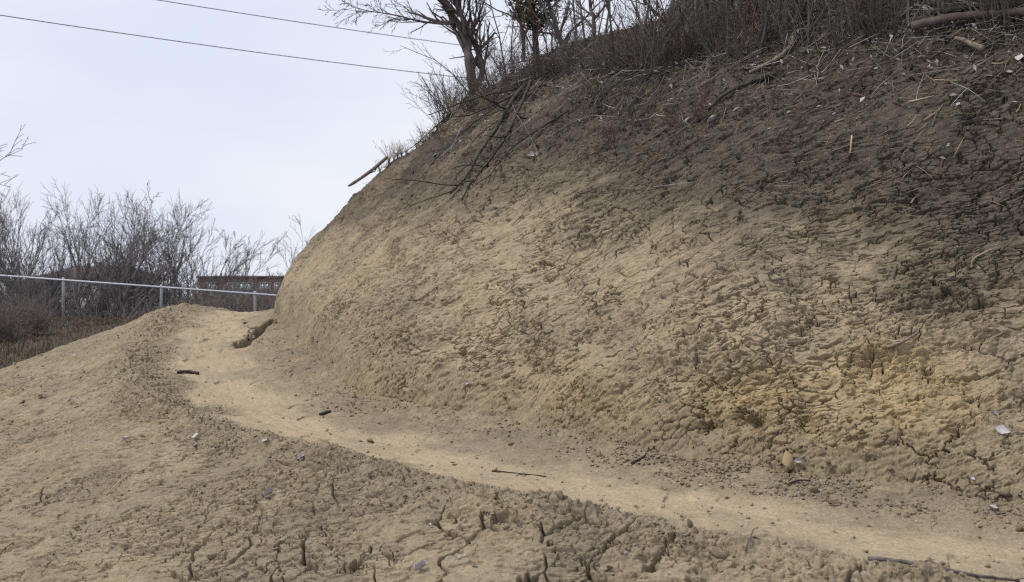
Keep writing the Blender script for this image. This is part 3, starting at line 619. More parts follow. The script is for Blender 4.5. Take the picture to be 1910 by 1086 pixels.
shaped_tree('bare_tree', [(px_limb([(888, 182, 0), (876, 120, 0), (868, 70, .1), (838, 20, .1), (812, -30, .1), (790, -110, 0)], d, 0), [.092, .075, .064, .055, .045, .02]),
    (px_limb([(890, 160, 0), (900, 128, .1), (884, 80, .2), (868, 40, .3), (850, -5, .4), (838, -110, .5)], d, 0), [.058, .048, .042, .038, .035, .015]),
    (px_limb([(868, 68, 0), (862, 30, -.1), (845, -10, -.2), (850, -90, -.4)], d, 0), [.04, .034, .028, .012]),
    (px_limb([(850, 45, 0), (790, 40, -.1), (740, 28, -.2), (690, 20, -.3), (655, 12, -.4)], d, 0), [.018, .016, .012, .008, .004])],
    31, (15, 7, 4), 0.0035, 'largest grey twin trunked bare tree on the left brow of the bank')
d = D_(1052, 95)
shaped_tree('bare_tree', [(px_limb([(1056, 108, 0), (1044, 70, 0), (1030, 25, .1), (1014, -30, .2), (1006, -120, .3)], d, 0), [.055, .046, .040, .032, .014])], 33, (12, 6, 3), 0.004, 'slim bare tree leaning left beside the dark evergreen')
for (x0, y0, x1, sd, lab) in ((1108, 75, 1098, 34, 'slender dark bare tree right of the leaning slim tree on the skyline'), (978, 108, 958, 35, 'thin bare tree in front of the evergreen on the skyline'), (1238, 75, 1262, 36, 'bare tree at the left end of the dense brush'),
        (1362, 58, 1336, 37, 'dark bare tree in the middle of the brush, leaning left'), (1388, 62, 1368, 38, 'dark bare tree just right of the left leaning one in the brush'), (1612, 78, 1590, 39, 'bare tree standing right of the pale leaf pile'), (1478, 62, 1495, 41, 'slender bare tree above the half buried root')):
    d = D_(x0, y0); r_ = .036
    shaped_tree('bare_tree', [(px_limb([(x0, y0 + 6, 0), ((x0 * 2 + x1) / 3 + 3, y0 * .55, 0), ((x0 + 2 * x1) / 3, 5, .1), (x1, -60, .2), (x1 - 8, -170, .3)], d, 0), [r_, r_ * .85, r_ * .7, r_ * .5, .01])], sd, (11, 6, 3), 0.0038, lab)
d = D_(1273, 108)
shaped_tree('bare_tree', [(px_limb([(1275, 112, 0), (1276, 70, -.05), (1284, 40, 0), (1300, 10, .05), (1306, -40, .1)], d, 0), [.035, .032, .03, .026, .012])], 44, (7, 4), 0.0035, 'pale crooked small tree with a kinked trunk in the brush', mat=PALEWOOD)
# evergreen: trunk and a crown of many small sprays
def evergreen():
    d = 19.0; b = at(1003, 95, d); b.z = gz(b.x, b.y); root = empty('cedar_tree', b); tag(root, 'dark green cedar behind the bare saplings on the skyline', 'tree'); rng = random.Random(4)
    tr, V, Fc = Tubes(), [], []
    cx0 = at(985, 14, d) - b; top = cx0.z + 1.1
    n = 9; tp = [((cx0.x * k / (n - 1)) + rng.gauss(0, .01), rng.gauss(0, .01), -0.3 + (top + .3) * k / (n - 1)) for k in range(n)]; tr.add(tp, [.07 - .055 * k / (n - 1) for k in range(n)], 8)
    ends = []
    for k in range(95):
        z = cx0.z - 0.30 + (top - cx0.z + .30) * (k / 95); rr = (0.26 + 0.30 * math.sin(min(1, (k / 95) * 1.6) * math.pi * .6)) * (1.25 - k / 95) * rng.uniform(.6, 1.25); a = rng.random() * 6.28
        cxx = cx0.x * max(0, (z / top)); p0 = (cxx, 0, z - .1); p1 = (cxx + math.cos(a) * rr * .5, math.sin(a) * rr * .5, z - .02); p2 = (cxx + math.cos(a) * rr, math.sin(a) * rr, z + .04); tr.add([p0, p1, p2], [.014, .008, .003], 4); ends.append((p0, p2, rr))
    for (p0, p2, rr) in ends:
        for j in range(75):
            t = rng.uniform(.3, 1.08); c = [p0[i] + (p2[i] - p0[i]) * t + rng.gauss(0, .055) for i in range(3)]; l = rng.uniform(.03, .07); w_ = l * .22
            d1 = nrm((rng.gauss(0, 1), rng.gauss(0, 1), rng.gauss(.3, .8))); d2 = spread(rng, d1, math.pi / 2); b0 = len(V)
            V += [tuple(c), tuple(c[i] + d1[i] * l * .5 + d2[i] * w_ for i in range(3)), tuple(c[i] + d1[i] * l for i in range(3)), tuple(c[i] + d1[i] * l * .5 - d2[i] * w_ for i in range(3))]; Fc.append([b0, b0 + 1, b0 + 2, b0 + 3])
    tr.build('trunk', BARK_DARK, root); mesh_obj('crown', V, np.array(Fc), CEDAR, root, False)
evergreen()
# saplings and shrubs: a few of each kind, copied
sap = [bare_tree('bare_sapling', 60 + k, 1, [2.6, 3.2, 2.2, 3.0][k], [.014, .019, .012, .016][k], (9, 4), 0.55, 0.10, 0.05, 0.0035, lean=([-.12, .15, .05, -.25][k], 0), mat=[TWIG, BARK, TWIG_RED, BARK][k], ratio=.36) for k in range(4)]
shr = [shrub('bare_shrub', 70 + k, [12, 16, 9, 14, 8][k], [1.3, 1.0, 1.7, .75, 1.5][k], [.35, .55, .28, .7, .4][k], 0.003, (5, 4), .008, [TWIG, TWIG, BARK, TWIG_RED, TWIG][k]) for k in range(5)]
used = set(); rng = random.Random(17)
def place(proto, px, py, lab, cat, grp, sc, tilt=0.0):
    o = proto if proto.name not in used else copy_tree(proto); used.add(proto.name)
    on_ground(o, px, py, lab, cat, grp, rng.random() * 6.28, sc); o.rotation_euler[0] = rng.gauss(0, tilt); o.rotation_euler[1] = rng.gauss(0, tilt); return o
def brow(px):       # picture row where the woody brush begins, going down the bank
    return float(np.interp(px, [800, 870, 960, 1060, 1200, 1300, 1450, 1600, 1750, 1910], [215, 175, 150, 135, 125, 110, 95, 75, 50, 38]))
for k in range(88):
    px = rng.uniform(1180, 1930) if k % 5 > 1 else rng.uniform(850, 1250); py = brow(px) - abs(rng.gauss(0, 30)) + 8
    place(sap[rng.randrange(4)], px, max(py, 4), 'thin bare sapling among the brush along the top of the bank', 'sapling', 'saplings in the brush on the bank', rng.uniform(.45, 1.1), .30)
for k in range(58):
    px = rng.uniform(1220, 1930) if k % 4 else rng.uniform(840, 1250); py = brow(px) - abs(rng.gauss(0, 32)) + 14
    place(shr[rng.choice([0, 1, 2, 2, 4, 0])], px, max(py, 4), 'leafless many stemmed shrub in the tangled brush along the top of the bank', 'shrub', 'shrubs in the brush on the bank', rng.uniform(.3, .95) if px > 1250 else rng.uniform(.25, .6), .25)
for k in range(30):
    px = rng.uniform(960, 1300); py = brow(px) - abs(rng.gauss(0, 16)) + 10
    place(shr[rng.choice([0, 2, 1, 4])], px, max(py, 4), 'leafless many stemmed shrub in the tangled brush along the top of the bank', 'shrub', 'shrubs in the brush on the bank', rng.uniform(.3, .75), .3)
for k in range(26):
    px = rng.uniform(815, 1000); py = float(np.interp(px, [815, 870, 1000], [232, 195, 165])) + rng.uniform(-22, 14)
    place(shr[rng.choice([0, 2, 1])], px, py, 'low twiggy shrub on the left brow around the twin trunked tree', 'shrub', 'low shrubs on the left brow', rng.uniform(.35, .8), .35)
for (px, py, sc, lab) in ((829, 252, .55, 'reddish weed clump on the clay at the left brow, below the twin trunked tree'), (1285, 232, .75, 'clump of upright reddish stems left of the pale torn leaf'), (1146, 268, .5, 'sparse reddish weed clump in the middle of the upper bank'), (1600, 150, .35, 'small dark weed clump under the bare tree by the leaf pile')):
    place(shr[3], px, py, lab, 'weed', None, sc, .05)
# grass tufts on the left skyline
def tuft(seed, n, h):
    rng = random.Random(seed); tb = Tubes()
    for k in range(n):
        a = rng.random() * 6.28; b = rng.uniform(.15, .8); l = h * rng.uniform(.4, 1)
        pts = [(math.cos(a) * b * l * t ** 1.6 + rng.gauss(0, .004), math.sin(a) * b * l * t ** 1.6, -0.02 + l * (t - .25 * b * t * t)) for t in (0, .25, .5, .75, 1)]
        tb.add(pts, [.0035, .003, .0026, .002, .0012], 3)
        if rng.random() < .2: p = pts[-1]; tb.add([p, (p[0] + .01, p[1], p[2] + .03), (p[0] + .03, p[1], p[2] + .05)], [.002, .006, .001], 4)
    return tb.build('grass_tuft', STRAW)
tf_ = [tuft(k, [34, 26, 18][k], [.42, .62, .30][k]) for k in range(3)]
for k, (px, py, m) in enumerate([(712, 302, 0), (730, 288, 1), (744, 276, 0), (758, 266, 2), (722, 296, 2), (772, 252, 0), (785, 244, 1), (738, 281, 1), (800, 236, 0), (815, 226, 2), (750, 270, 0), (790, 262, 2), (1010, 205, 2), (850, 215, 1), (905, 200, 0), (640, 408, 2)]):
    o = tf_[m] if k == [0, 1, 3][m] else tf_[m].copy()
    if o is not tf_[m]: COL.objects.link(o)
    h = hit(px, py + 4); o.location = (h.x, h.y, h.z - .01); o.rotation_euler = (0, 0, k * 1.7); s_ = .65 + .25 * ((k * 7) % 4) / 3; o.scale = (s_, s_, s_)
    if px == 1010: tag(o, 'dry grass tuft on the upper bank among the fallen branches', 'grass tuft')
    elif px == 640: tag(o, 'lone tiny dry grass tuft on the steep left edge of the bank', 'grass tuft')
    else: tag(o, 'dry straw coloured grass tuft along the left skyline of the bank', 'grass tuft', 'grass tufts on the left skyline')
print('brush', time.time() - T0)

# ------------------------------------------------------------------ fallen branches, logs and sticks
def fallen(name, pts, r0, r1, label, mat, cat='branch', lift=0.015, sides=8, kids=(), group=None, seed=0, knots=True, kmat=None):
    """lies on the land below the listed picture positions; (x, y) or (x, y, extra lift)"""
    W = []
    for p in pts:
        h = hit(p[0], p[1]); n = Vector((-0.5, -0.55, 0.65)).normalized(); W.append(h + n * (lift + (.025 if mat is BARK_DARK and kids else 0) + (p[2] if len(p) > 2 else 0)))
    A_ = np.array([tuple(v) for v in W])
    if len(A_) > 4: A_[1:-1] = A_[1:-1] * .5 + (A_[:-2] + A_[2:]) * .25
    c = spline([tuple(v) for v in A_], 6); o0 = c[0].copy(); c = c - o0; rs_ = np.random.RandomState(seed + 5)
    kn = np.convolve(rs_.normal(0, .11, len(c) + 2), [.25, .5, .25], 'valid'); rr = np.linspace(r0, r1, len(c)) * (1 + kn); c += rs_.normal(0, 1, c.shape) * min(r0, .02) * .12
    P_ = [tuple(v) for v in c]; tb = Tubes(); tb.add(P_, list(rr), sides)
    if not kids: return tag(tb.build(name, mat, None, tuple(o0)), label, cat, group)
    root = empty(name, tuple(o0)); tb.build('limb', mat, root); tw = Tubes(); dirs = [nrm(tuple(c[min(i + 1, len(c) - 1)] - c[max(i - 1, 0)])) for i in range(len(c))]
    sprout(random.Random(seed), tw, P_, list(rr), dirs, float(np.linalg.norm(c[-1] - c[0])), 1, len(kids), kids, .6, .12, -.02, .003, .2, .22)
    tw.build('twigs', kmat or mat, root); return tag(root, label, cat, group)
fallen('fallen_branch', [(1068, 66, .1), (1050, 100), (1012, 150), (975, 172, .05), (952, 212), (940, 250, .05), (905, 280), (890, 300), (884, 325), (870, 345), (846, 366)], .040, .010, 'longest dark fallen branch, hanging down the bank from the skyline', BARK_DARK, kids=(14, 5), seed=1)
fallen('fallen_branch', [(1002, 165, .06), (985, 200, .03), (968, 226), (960, 255, .05), (930, 290), (905, 320), (880, 350), (867, 378)], .026, .008, 'forked dark fallen branch running beside the longest one', BARK_DARK, kids=(12, 5), seed=2)
fallen('fallen_branch', [(1112, 92, .1), (1075, 118, .08), (1040, 140, .05), (1000, 158, .1), (950, 170, .1), (905, 190, .05), (862, 202)], .020, .006, 'pale grey fallen branch crossing over the top of the dark ones', PALEWOOD, kids=(6, 3), seed=3)
fallen('fallen_branch', [(1060, 213), (1020, 240), (985, 262, .04), (955, 288), (935, 312, .04), (925, 336), (895, 350)], .014, .006, 'slim fallen branch right of the forked dark branch', BARK_DARK, kids=(12, 5), seed=4)
fallen('fallen_branch', [(1150, 222), (1105, 222, .03), (1060, 236), (1020, 262)], .009, .004, 'thin pale curved twig reaching right from the fallen branches', PALEWOOD, kids=(9, 3), seed=6)
fallen('fallen_branch', [(940, 205, .05), (890, 232, .02), (850, 268), (810, 300), (790, 335)], .012, .004, 'thin dark branch lying lowest on the left brow', BARK_DARK, kids=(12, 5), seed=7)
fallen('fallen_branch', [(1235, 112, .1), (1160, 118, .12), (1090, 128, .1), (1010, 122, .15), (960, 128, .2)], .020, .008, 'nearly level dark branch caught in the brush left of centre', BARK, kids=(8, 4), seed=8)
# log sticking out over the left skyline
h0 = hit(728, 292); p1 = at(650, 347, h0.y - .5); p0 = at(722, 293, h0.y)
c = [tuple(p0.lerp(p1, t) + Vector((0, 0, -.025 * math.sin(t * 3.1))) - p0) for t in np.linspace(0, 1, 9)]
root = empty('log', p0); tb = Tubes(); tb.add(c, [.026, .030, .027, .026, .029, .026, .024, .027, .016], 10); tb.build('limb', PALEWOOD, root)
tb = Tubes(); q = c[2]; tb.add([q, (q[0] - .05, q[1], q[2] - .10), (q[0] - .16, q[1] - .05, q[2] - .15)], [.014, .01, .006], 6); tb.build('stub', BARK_DARK, root)
tag(root, 'broken grey log jutting out over the left skyline of the bank', 'log')
fallen('root', [(1486, 72, .03), (1476, 98, .03), (1440, 122, .02), (1400, 138)], .034, .018, 'thick brown half buried root running down from the leaf pile', PALEWOOD, 'root', .02, 10, seed=11)
fallen('log', [(1445, 142, .02), (1405, 158, .02), (1365, 176, .02), (1322, 207)], .032, .014, 'dark rotten log lying diagonally below the brown root', BARK_DARK, 'log', .02, 10, seed=12)
fallen('log', [(1708, 62, .03), (1780, 48, .04), (1850, 42, .04), (1925, 36, .03)], .040, .032, 'thick grey fallen trunk at the upper right edge of the brush', TWIG, 'log', .06, 12, seed=13)
fallen('log', [(1745, 36, .03), (1800, 30, .04), (1840, 24, .04), (1890, 18, .03)], .032, .028, 'second fallen trunk right behind the thick grey one', BARK_DARK, 'log', .05, 12, seed=14)
fallen('log', [(1786, 82, .02), (1800, 89, .04), (1812, 96, .045), (1824, 101, .05), (1838, 106, .03)], .018, .030, 'short splintered log end poking out of the dark soil at upper right', PALEWOOD, 'log', .05, 10, seed=15)
fallen('stick', [(1656, 652, 0), (1686, 642, .01), (1716, 629, .03)], .014, .009, 'short two tone stick lying on the clay right of centre', PALEWOOD, 'stick', .018, 8, seed=16)
fallen('stick', [(1622, 1045), (1650, 1047, .01), (1690, 1054, .015), (1750, 1066, .02), (1830, 1085, .02), (1900, 1098)], .013, .006, 'long curved twig lying on the path at the bottom right corner', BARK, 'stick', .012, 8, kids=(7, 2), seed=17)
fallen('stick', [(333, 697), (350, 696, .01), (374, 699)], .020, .018, 'short dark stick lying across the trail', BARK_DARK, 'stick', .02, 8, seed=18)
fallen('stick', [(1200, 271), (1225, 256), (1256, 236)], .012, .007, 'short dark stick pressed into the upper bank in the middle', BARK_DARK, 'stick', seed=19)
fallen('stick', [(1592, 179), (1604, 180), (1618, 183)], .013, .010, 'small rusty brown stick on the dark soil at upper right', TWIG_RED, 'stick', .02, seed=20)
fallen('stick', [(1540, 190), (1505, 220, .02), (1462, 256)], .010, .005, 'straight dark twig lying diagonally on the dark upper slope', BARK_DARK, 'stick', seed=21)
fallen('stick', [(1595, 255), (1594, 272, .02), (1591, 290)], .008, .007, 'upright tan splinter standing in the cracked dark soil', STRAW, 'stick', seed=22)
fallen('stick', [(1470, 906), (1490, 900, .01), (1512, 898)], .007, .005, 'thin dark curved twig at the foot of the right bank', BARK_DARK, 'stick', seed=23)
fallen('stick', [(1180, 866), (1200, 855), (1222, 836)], .010, .006, 'dark twig in the loose debris under the ochre wall', BARK_DARK, 'stick', seed=24)
fallen('stick', [(918, 880), (965, 884), (1020, 890)], .007, .004, 'long thin twig lying along the trail in the middle', BARK_DARK, 'stick', .01, seed=25)
fallen('stick', [(200, 925), (225, 900), (250, 882)], .005, .004, 'thin straw coloured stem on the left slope', STRAW, 'stick', .01, seed=26)
fallen('stick', [(0, 1040), (14, 1025), (30, 1012)], .005, .004, 'reddish twig at the lower left edge of the slope', TWIG_RED, 'stick', .01, seed=27)
fallen('stick', [(600, 775), (610, 771), (620, 768)], .018, .012, 'small dark stick beside the trail below the left end of the wall', BARK_DARK, 'stick', .015, seed=28)
fallen('stick', [(1390, 1030), (1402, 1012, .02), (1412, 1000, .05)], .006, .003, 'short thin twig poking up at the near edge of the trail', BARK, 'stick', .01, seed=29)
fallen('stick', [(1302, 655, .005), (1303, 672, .01), (1301, 690, .005)], .012, .008, 'short dark vertical root end in the middle of the wall', BARK_DARK, 'stick', .005, seed=30)
rb = random.Random(91)
for k in range(30):
    x0 = rb.uniform(800, 1330); y0 = max(10, brow(x0) - rb.uniform(-25, 30)); L_ = rb.uniform(70, 190); a_ = math.radians(rb.gauss(228, 20) if k % 3 else rb.gauss(205, 12))
    pts = [(x0 + L_ * t * math.cos(a_) + rb.gauss(0, 5), y0 - L_ * t * math.sin(a_) + rb.gauss(0, 4) , rb.uniform(.0, .06)) for t in (0, .2, .4, .6, .8, 1)]
    pts = [p for p in pts if p[1] > float(np.interp(p[0], [640, 700, 760, 830, 920, 1060], [400, 318, 262, 205, 150, 75])) + 6]
    if len(pts) > 3: fallen('fallen_branch', pts, rb.uniform(.006, .014), .003, 'dead twiggy branch spilling down the bank', [BARK_DARK, TWIG, BARK][k % 3], seed=200 + k, kids=(11, 5), group='dead branches spilling down the bank')
rng = random.Random(77)
for k in range(46):
    px = rng.uniform(900, 1900); py = rng.uniform(brow(px) + 10, brow(px) + 190) if k % 5 else rng.uniform(300, 560); l = rng.uniform(14, 55); a = math.radians(rng.gauss(38, 22)); m = rng.choice([TWIG, PALEWOOD, BARK_DARK, STRAW, TWIG_RED])
    fallen('twig', [(px, py), (px + l * .5 * math.cos(a) + rng.gauss(0, 3), py - l * .5 * math.sin(a)), (px + l * math.cos(a), py - l * math.sin(a))], rng.uniform(.004, .009), .003, 'thin fallen twig lying on the dark upper slope below the brush', m, 'twig', .012, 5, (), 'fallen twigs on the upper slope', k)

# ------------------------------------------------------------------ leaves
def leaf_mesh(seed, curl):
    rng = random.Random(seed); V = []; n, m = 9, 5
    for i in range(n):
        t = i / (n - 1); w_ = 0.30 * math.sin(math.pi * (t ** .8)) ** .8 * (1 + rng.gauss(0, .10)) + .012
        for j in range(m):
            s_ = (j / (m - 1) - .5) * 2; V.append((t - .5, s_ * w_, curl * (abs(s_) ** 1.6 * w_ * 1.3 + (t - .5) ** 2 * .7) + .04 * math.sin(9 * t + s_ * 2 + seed)))
    Fc = [[i * m + j, (i + 1) * m + j, (i + 1) * m + j + 1, i * m + j + 1] for i in range(n - 1) for j in range(m - 1)]
    off = len(V); V2 = [(x, y, z - .012) for x, y, z in V]; Fc += [[a + off for a in f[::-1]] for f in Fc]
    me = mesh_obj('leaf', V + V2, np.array(Fc), LEAF); return me
LEAF_PALE = per_object('pale_dead_leaf', [(0.38, 0.36, 0.36), (0.44, 0.42, 0.42), (0.32, 0.29, 0.28)], 0.7, 0.25, 25)
LEAF_BROWN = per_object('brown_dead_leaf', [(0.13, 0.085, 0.06), (0.10, 0.07, 0.05), (0.16, 0.11, 0.075)], 0.7, 0.25, 25)
lv = [leaf_mesh(k, [.5, .9, .25, 1.3][k]) for k in range(4)]; lused = set()
def leaf(px, py, size, lab, rot=None, k=None, grp=None, cat='leaf'):
    k = rng.randrange(4) if k is None else k; o = lv[k] if k not in lused else lv[k].copy()
    if k in lused: COL.objects.link(o)
    lused.add(k); h = hit(px, py); n = gnorm(h.x, h.y); q = n.to_track_quat('Z', 'Y'); z = (rng.random() * 6.28 if rot is None else rot)
    M_ = q.to_matrix().to_4x4() @ Matrix.Rotation(z, 4, 'Z') @ Matrix.Rotation(rng.gauss(0, .25), 4, 'X') @ Matrix.Rotation(rng.gauss(0, .15), 4, 'Y')
    M_.translation = h + n * (size * .22); o.rotation_euler = M_.to_euler(); o.location = M_.translation; size *= .78; o.scale = (size, size, size)
    if True:
        o.material_slots[0].link = 'OBJECT'; o.material_slots[0].material = LEAF if grp else LEAF_BROWN if ('brown' in lab or lab.startswith('dark')) else LEAF_PALE
    tag(o, lab, cat, grp); return o
for (px, py, sz, lab) in ((1338, 230, .17, 'large pale torn leaf on the dark upper bank'), (1866, 808, .12, 'long white leaf on the grey slope at the right edge'), (949, 288, .12, 'pale leaf caught among the fallen dark branches'), (995, 299, .13, 'pale leaf flake lowest right of the fallen branches'),
        (1001, 292, .08, 'small whitish flake just above the pale flake right of the branches'), (240, 823, .09, 'white leaf on the left slope, left of the pinkish one'), (362, 817, .09, 'pinkish white leaf on the left slope'), (495, 826, .08, 'small dark and white leaf near the crest of the near mound'),
        (563, 861, .08, 'white leaf under the clay ledge of the near mound'), (506, 929, .11, 'curled grey leaf with raised ends on the near mound'), (790, 1066, .10, 'large crumpled grey leaf at the bottom of the picture'), (1330, 1060, .07, 'dark upright curled leaf in the near foreground right of centre'), (1553, 944, .11, 'dark brown curled leaf at the edge of the trail'),
        (1492, 862, .07, 'slim white leaf beside the ochre clod'), (872, 716, .07, 'small white leaf on the lower wall left of centre'), (1492, 924, .05, 'topmost tiny white scrap beside the trail'), (1526, 917, .05, 'small white scrap right of the thin curved twig'), (1470, 292, .12, 'upright brown dry leaf on the dark slope'), (1852, 955, .08, 'pale twisted leaf on the lower right slope'),
        (845, 868, .08, 'dark brown leaf at the foot of the wall'), (655, 770, .05, 'small brown leaf at the foot of the left wall'), (1905, 112, .14, 'blue grey leaf at the far upper right edge'), (1772, 272, .05, 'tiny white fleck on the dark slope at right'), (1848, 778, .07, 'thin white leaf above the long white one at the right edge')): leaf(px, py, sz, lab)
for k in range(50): px = rng.uniform(1000, 1905); leaf(px, rng.uniform(brow(px) + 15, brow(px) + 150), rng.uniform(.03, .06), 'small scattered dead leaf on the dark upper slope', grp='scattered leaves on the upper slope')
for k in range(26): leaf(rng.uniform(1250, 1905), rng.uniform(860, 1000), rng.uniform(.025, .05), 'small scattered leaf scrap on the loose soil between the trail and the right bank', grp='leaf scraps by the right bank')
for k in range(24): leaf(rng.uniform(30, 1300), rng.uniform(880, 1080), rng.uniform(.025, .05), 'small scattered leaf scrap on the near mound', grp='leaf scraps on the near mound')
for k in range(14): leaf(rng.uniform(0, 160), rng.uniform(640, 720) if k % 2 else rng.uniform(700, 760), rng.uniform(.06, .12), 'small pale leaf on the shoulder of the left slope', grp='leaves on the left shoulder')
for k in range(9): leaf(rng.uniform(445, 470), rng.uniform(605, 640), rng.uniform(.06, .12), 'pale leaf lying in the eroded notch at the bend of the trail', grp='leaves in the notch')

# ------------------------------------------------------------------ clods
def ico(seed, rough=.16, sub=2):
    import bmesh
    bm = bmesh.new(); bmesh.ops.create_icosphere(bm, subdivisions=sub, radius=1); rs_ = np.random.RandomState(seed)
    V = np.array([tuple(v.co) for v in bm.verts], np.float32); Fc = np.array([[v.index for v in f.verts] for f in bm.faces]); bm.free()
    for _ in range(7):                                  # chop flat facets like broken clay
        n = rs_.normal(0, 1, 3); n /= np.linalg.norm(n); dd = rs_.uniform(.28, .55); s_ = V @ n; V = V - np.maximum(s_ - dd, 0)[:, None] * n
    V = V * (1 + rough * vnoise((V * 1.7 + seed * 3.1).astype(np.float32))[:, None]) * (1 + rough * .5 * vnoise((V * 4.3 + seed).astype(np.float32))[:, None]); return V * np.array([1, .8, .65]), Fc
shapes = [ico(k) for k in range(6)]; small = [ico(20 + k, .25, 1) for k in range(6)]
cl = [mesh_obj('clod', V, Fc, CLOD, None, k > 2) for k, (V, Fc) in enumerate(shapes)]; cused = set()
OCH = simple('ochre_clod', (0.34, 0.25, 0.14), (0.45, 0.35, 0.21), 30, .95, .08, .9, .01)
def clod(px, py, size, lab, grp=None, k=None, sink=.25):
    k = rng.randrange(6) if k is None else k; o = cl[k] if k not in cused else cl[k].copy()
    if k in cused: COL.objects.link(o)
    cused.add(k); h = hit(px, py); o.location = (h.x, h.y, h.z + size * (.5 - sink)); o.rotation_euler = (rng.gauss(0, .3), rng.gauss(0, .3), rng.random() * 6.28); o.scale = (size,) * 3; tag(o, lab, 'clod', grp); return o
bv = np.clip(shapes[2][0] * np.array([1.5, 1.7, 2.3]), -.55, .6); bv = bv + .10 * vnoise((bv * 3).astype(np.float32))[:, None]
oc_ = mesh_obj('clod', bv * np.array([.9, .8, 1.1]), shapes[2][1], OCH, None, False); h = hit(1472, 876); oc_.location = (h.x, h.y, h.z + .03); oc_.scale = (.10,) * 3; oc_.rotation_euler = (.3, .5, 1.0); tag(oc_, 'fist sized ochre clod standing at the foot of the yellow wall', 'clod')
for (px, py, sz, lab) in ((694, 826, .05, 'pointed clod on the crest of the near mound, beside the trail'), (672, 824, .03, 'small clod just left of the pointed one on the near mound'), (612, 838, .075, 'lumpy clod on the clay ledge of the near mound'), (1868, 925, .06, 'tan clod on the lower right slope'), (1896, 990, .045, 'dark clod at the right edge of the trail'),
        (1236, 912, .03, 'leftmost of the small clods on the far side of the trail'), (1270, 903, .03, 'middle small clod on the far side of the trail'), (1284, 906, .03, 'rightmost small ochre clod on the far side of the trail'), (880, 905, .05, 'dark clod on the near mound beside its hollow'), (1338, 1040, .06, 'large soft clod in the near foreground right of centre'), (955, 830, .035, 'small ochre clod at the foot of the middle wall')): clod(px, py, sz, lab)
zone = lambda w_: np.nonzero(w_)[0]
infr = (np.abs(X / np.maximum(Y, .1)) < .47) & (Y < 21) & (Y > 4)
def pick(mask, n, seed):
    i = np.nonzero(mask)[0]; return i[np.random.RandomState(seed).randint(0, len(i), n)]
for i in pick(infr & (SF > -.45) & (SF < .12), 70, 4): rr_ = .014 + .042 * rng.random() ** 2; j = int(i); kk = rng.randrange(6); o = cl[kk].copy(); COL.objects.link(o); o.location = (float(P[j, 0]), float(P[j, 1]), float(P[j, 2]) + CZ + rr_ * .25); o.scale = (rr_,) * 3; o.rotation_euler = (rng.random(), rng.random(), rng.random() * 6); tag(o, 'small fallen clod lying along the foot of the wall', 'clod', 'clods along the foot of the wall')
for i in pick(infr & (np.abs(DC + .85) < .3), 60, 5): rr_ = .012 + .045 * rng.random() ** 2; j = int(i); kk = rng.randrange(6); o = cl[kk].copy(); COL.objects.link(o); o.location = (float(P[j, 0]), float(P[j, 1]), float(P[j, 2]) + CZ + rr_ * .25); o.scale = (rr_,) * 3; o.rotation_euler = (rng.random(), rng.random(), rng.random() * 6); tag(o, 'small clod on the crumbly rim between the trail and the near mound', 'clod', 'clods on the rim of the near mound')
def crumbs(name, idx, smin, smax, seed, mat, lab, soilcol=True):
    rs_ = np.random.RandomState(seed); Vs, Fs, Cs = [], [], []; off = 0
    sh = rs_.randint(0, 6, len(idx))
    for k in range(6):
        ii = idx[sh == k]; V, Fc = small[k]; m = len(ii)
        if not m: continue
        sz = smin + (smax - smin) * rs_.rand(m) ** 3.0; a = rs_.rand(m) * 6.28; b = rs_.normal(0, .6, m); ca_, sa_, cb, sb = np.cos(a), np.sin(a), np.cos(b), np.sin(b)
        x, y, z = V[:, 0][None], V[:, 1][None], V[:, 2][None]; y2 = y * cb[:, None] - z * sb[:, None]; z2 = y * sb[:, None] + z * cb[:, None]
        W = np.stack([x * ca_[:, None] - y2 * sa_[:, None], x * sa_[:, None] + y2 * ca_[:, None], z2], -1) * sz[:, None, None]
        W += P[ii][:, None, :] + N[ii][:, None, :] * (sz * .3)[:, None, None] + np.array([0, 0, CZ])
        Vs.append(W.reshape(-1, 3)); Fs.append((Fc[None] + (np.arange(m) * len(V))[:, None, None]).reshape(-1, 3) + off); Cs.append(np.repeat(mcol[ii], len(V), 0)); off += m * len(V)
    o = mesh_obj(name, np.concatenate(Vs), Fs, mat, None, False); at_ = o.data.color_attributes.new('soil', 'FLOAT_COLOR', 'POINT'); at_.data.foreach_set('color', np.concatenate(Cs).astype(np.float32).ravel())
    return tag(o, lab, 'soil', kind='stuff')
crumbs('soil_crumbs', np.concatenate([pick(infr & (SF > -.6) & (SF < .15) & (msk2 + n2 > 0), 3600, 1), pick(infr & (np.abs(DC + .9) < .35) & (n2 > 0), 3600, 2), pick(infr & (SF > .1) & (Y < 18) & (n2 + msk2 > .15), 3500, 3), pick(infr & (DC < -.9) & (Y < 16) & (msk2 > .15), 1400, 6),
    pick(infr & (DC > -.5) & (SF < -.3), 700, 9), pick(infr & (SF > -.55) & (SF < .1) & (X > .6) & (X < 2.6) & (n2 > 0), 1500, 10)]), .003, .026, 2, SOIL, 'loose crumbs of dry soil scattered over the bank, the rim and the foot of the wall')
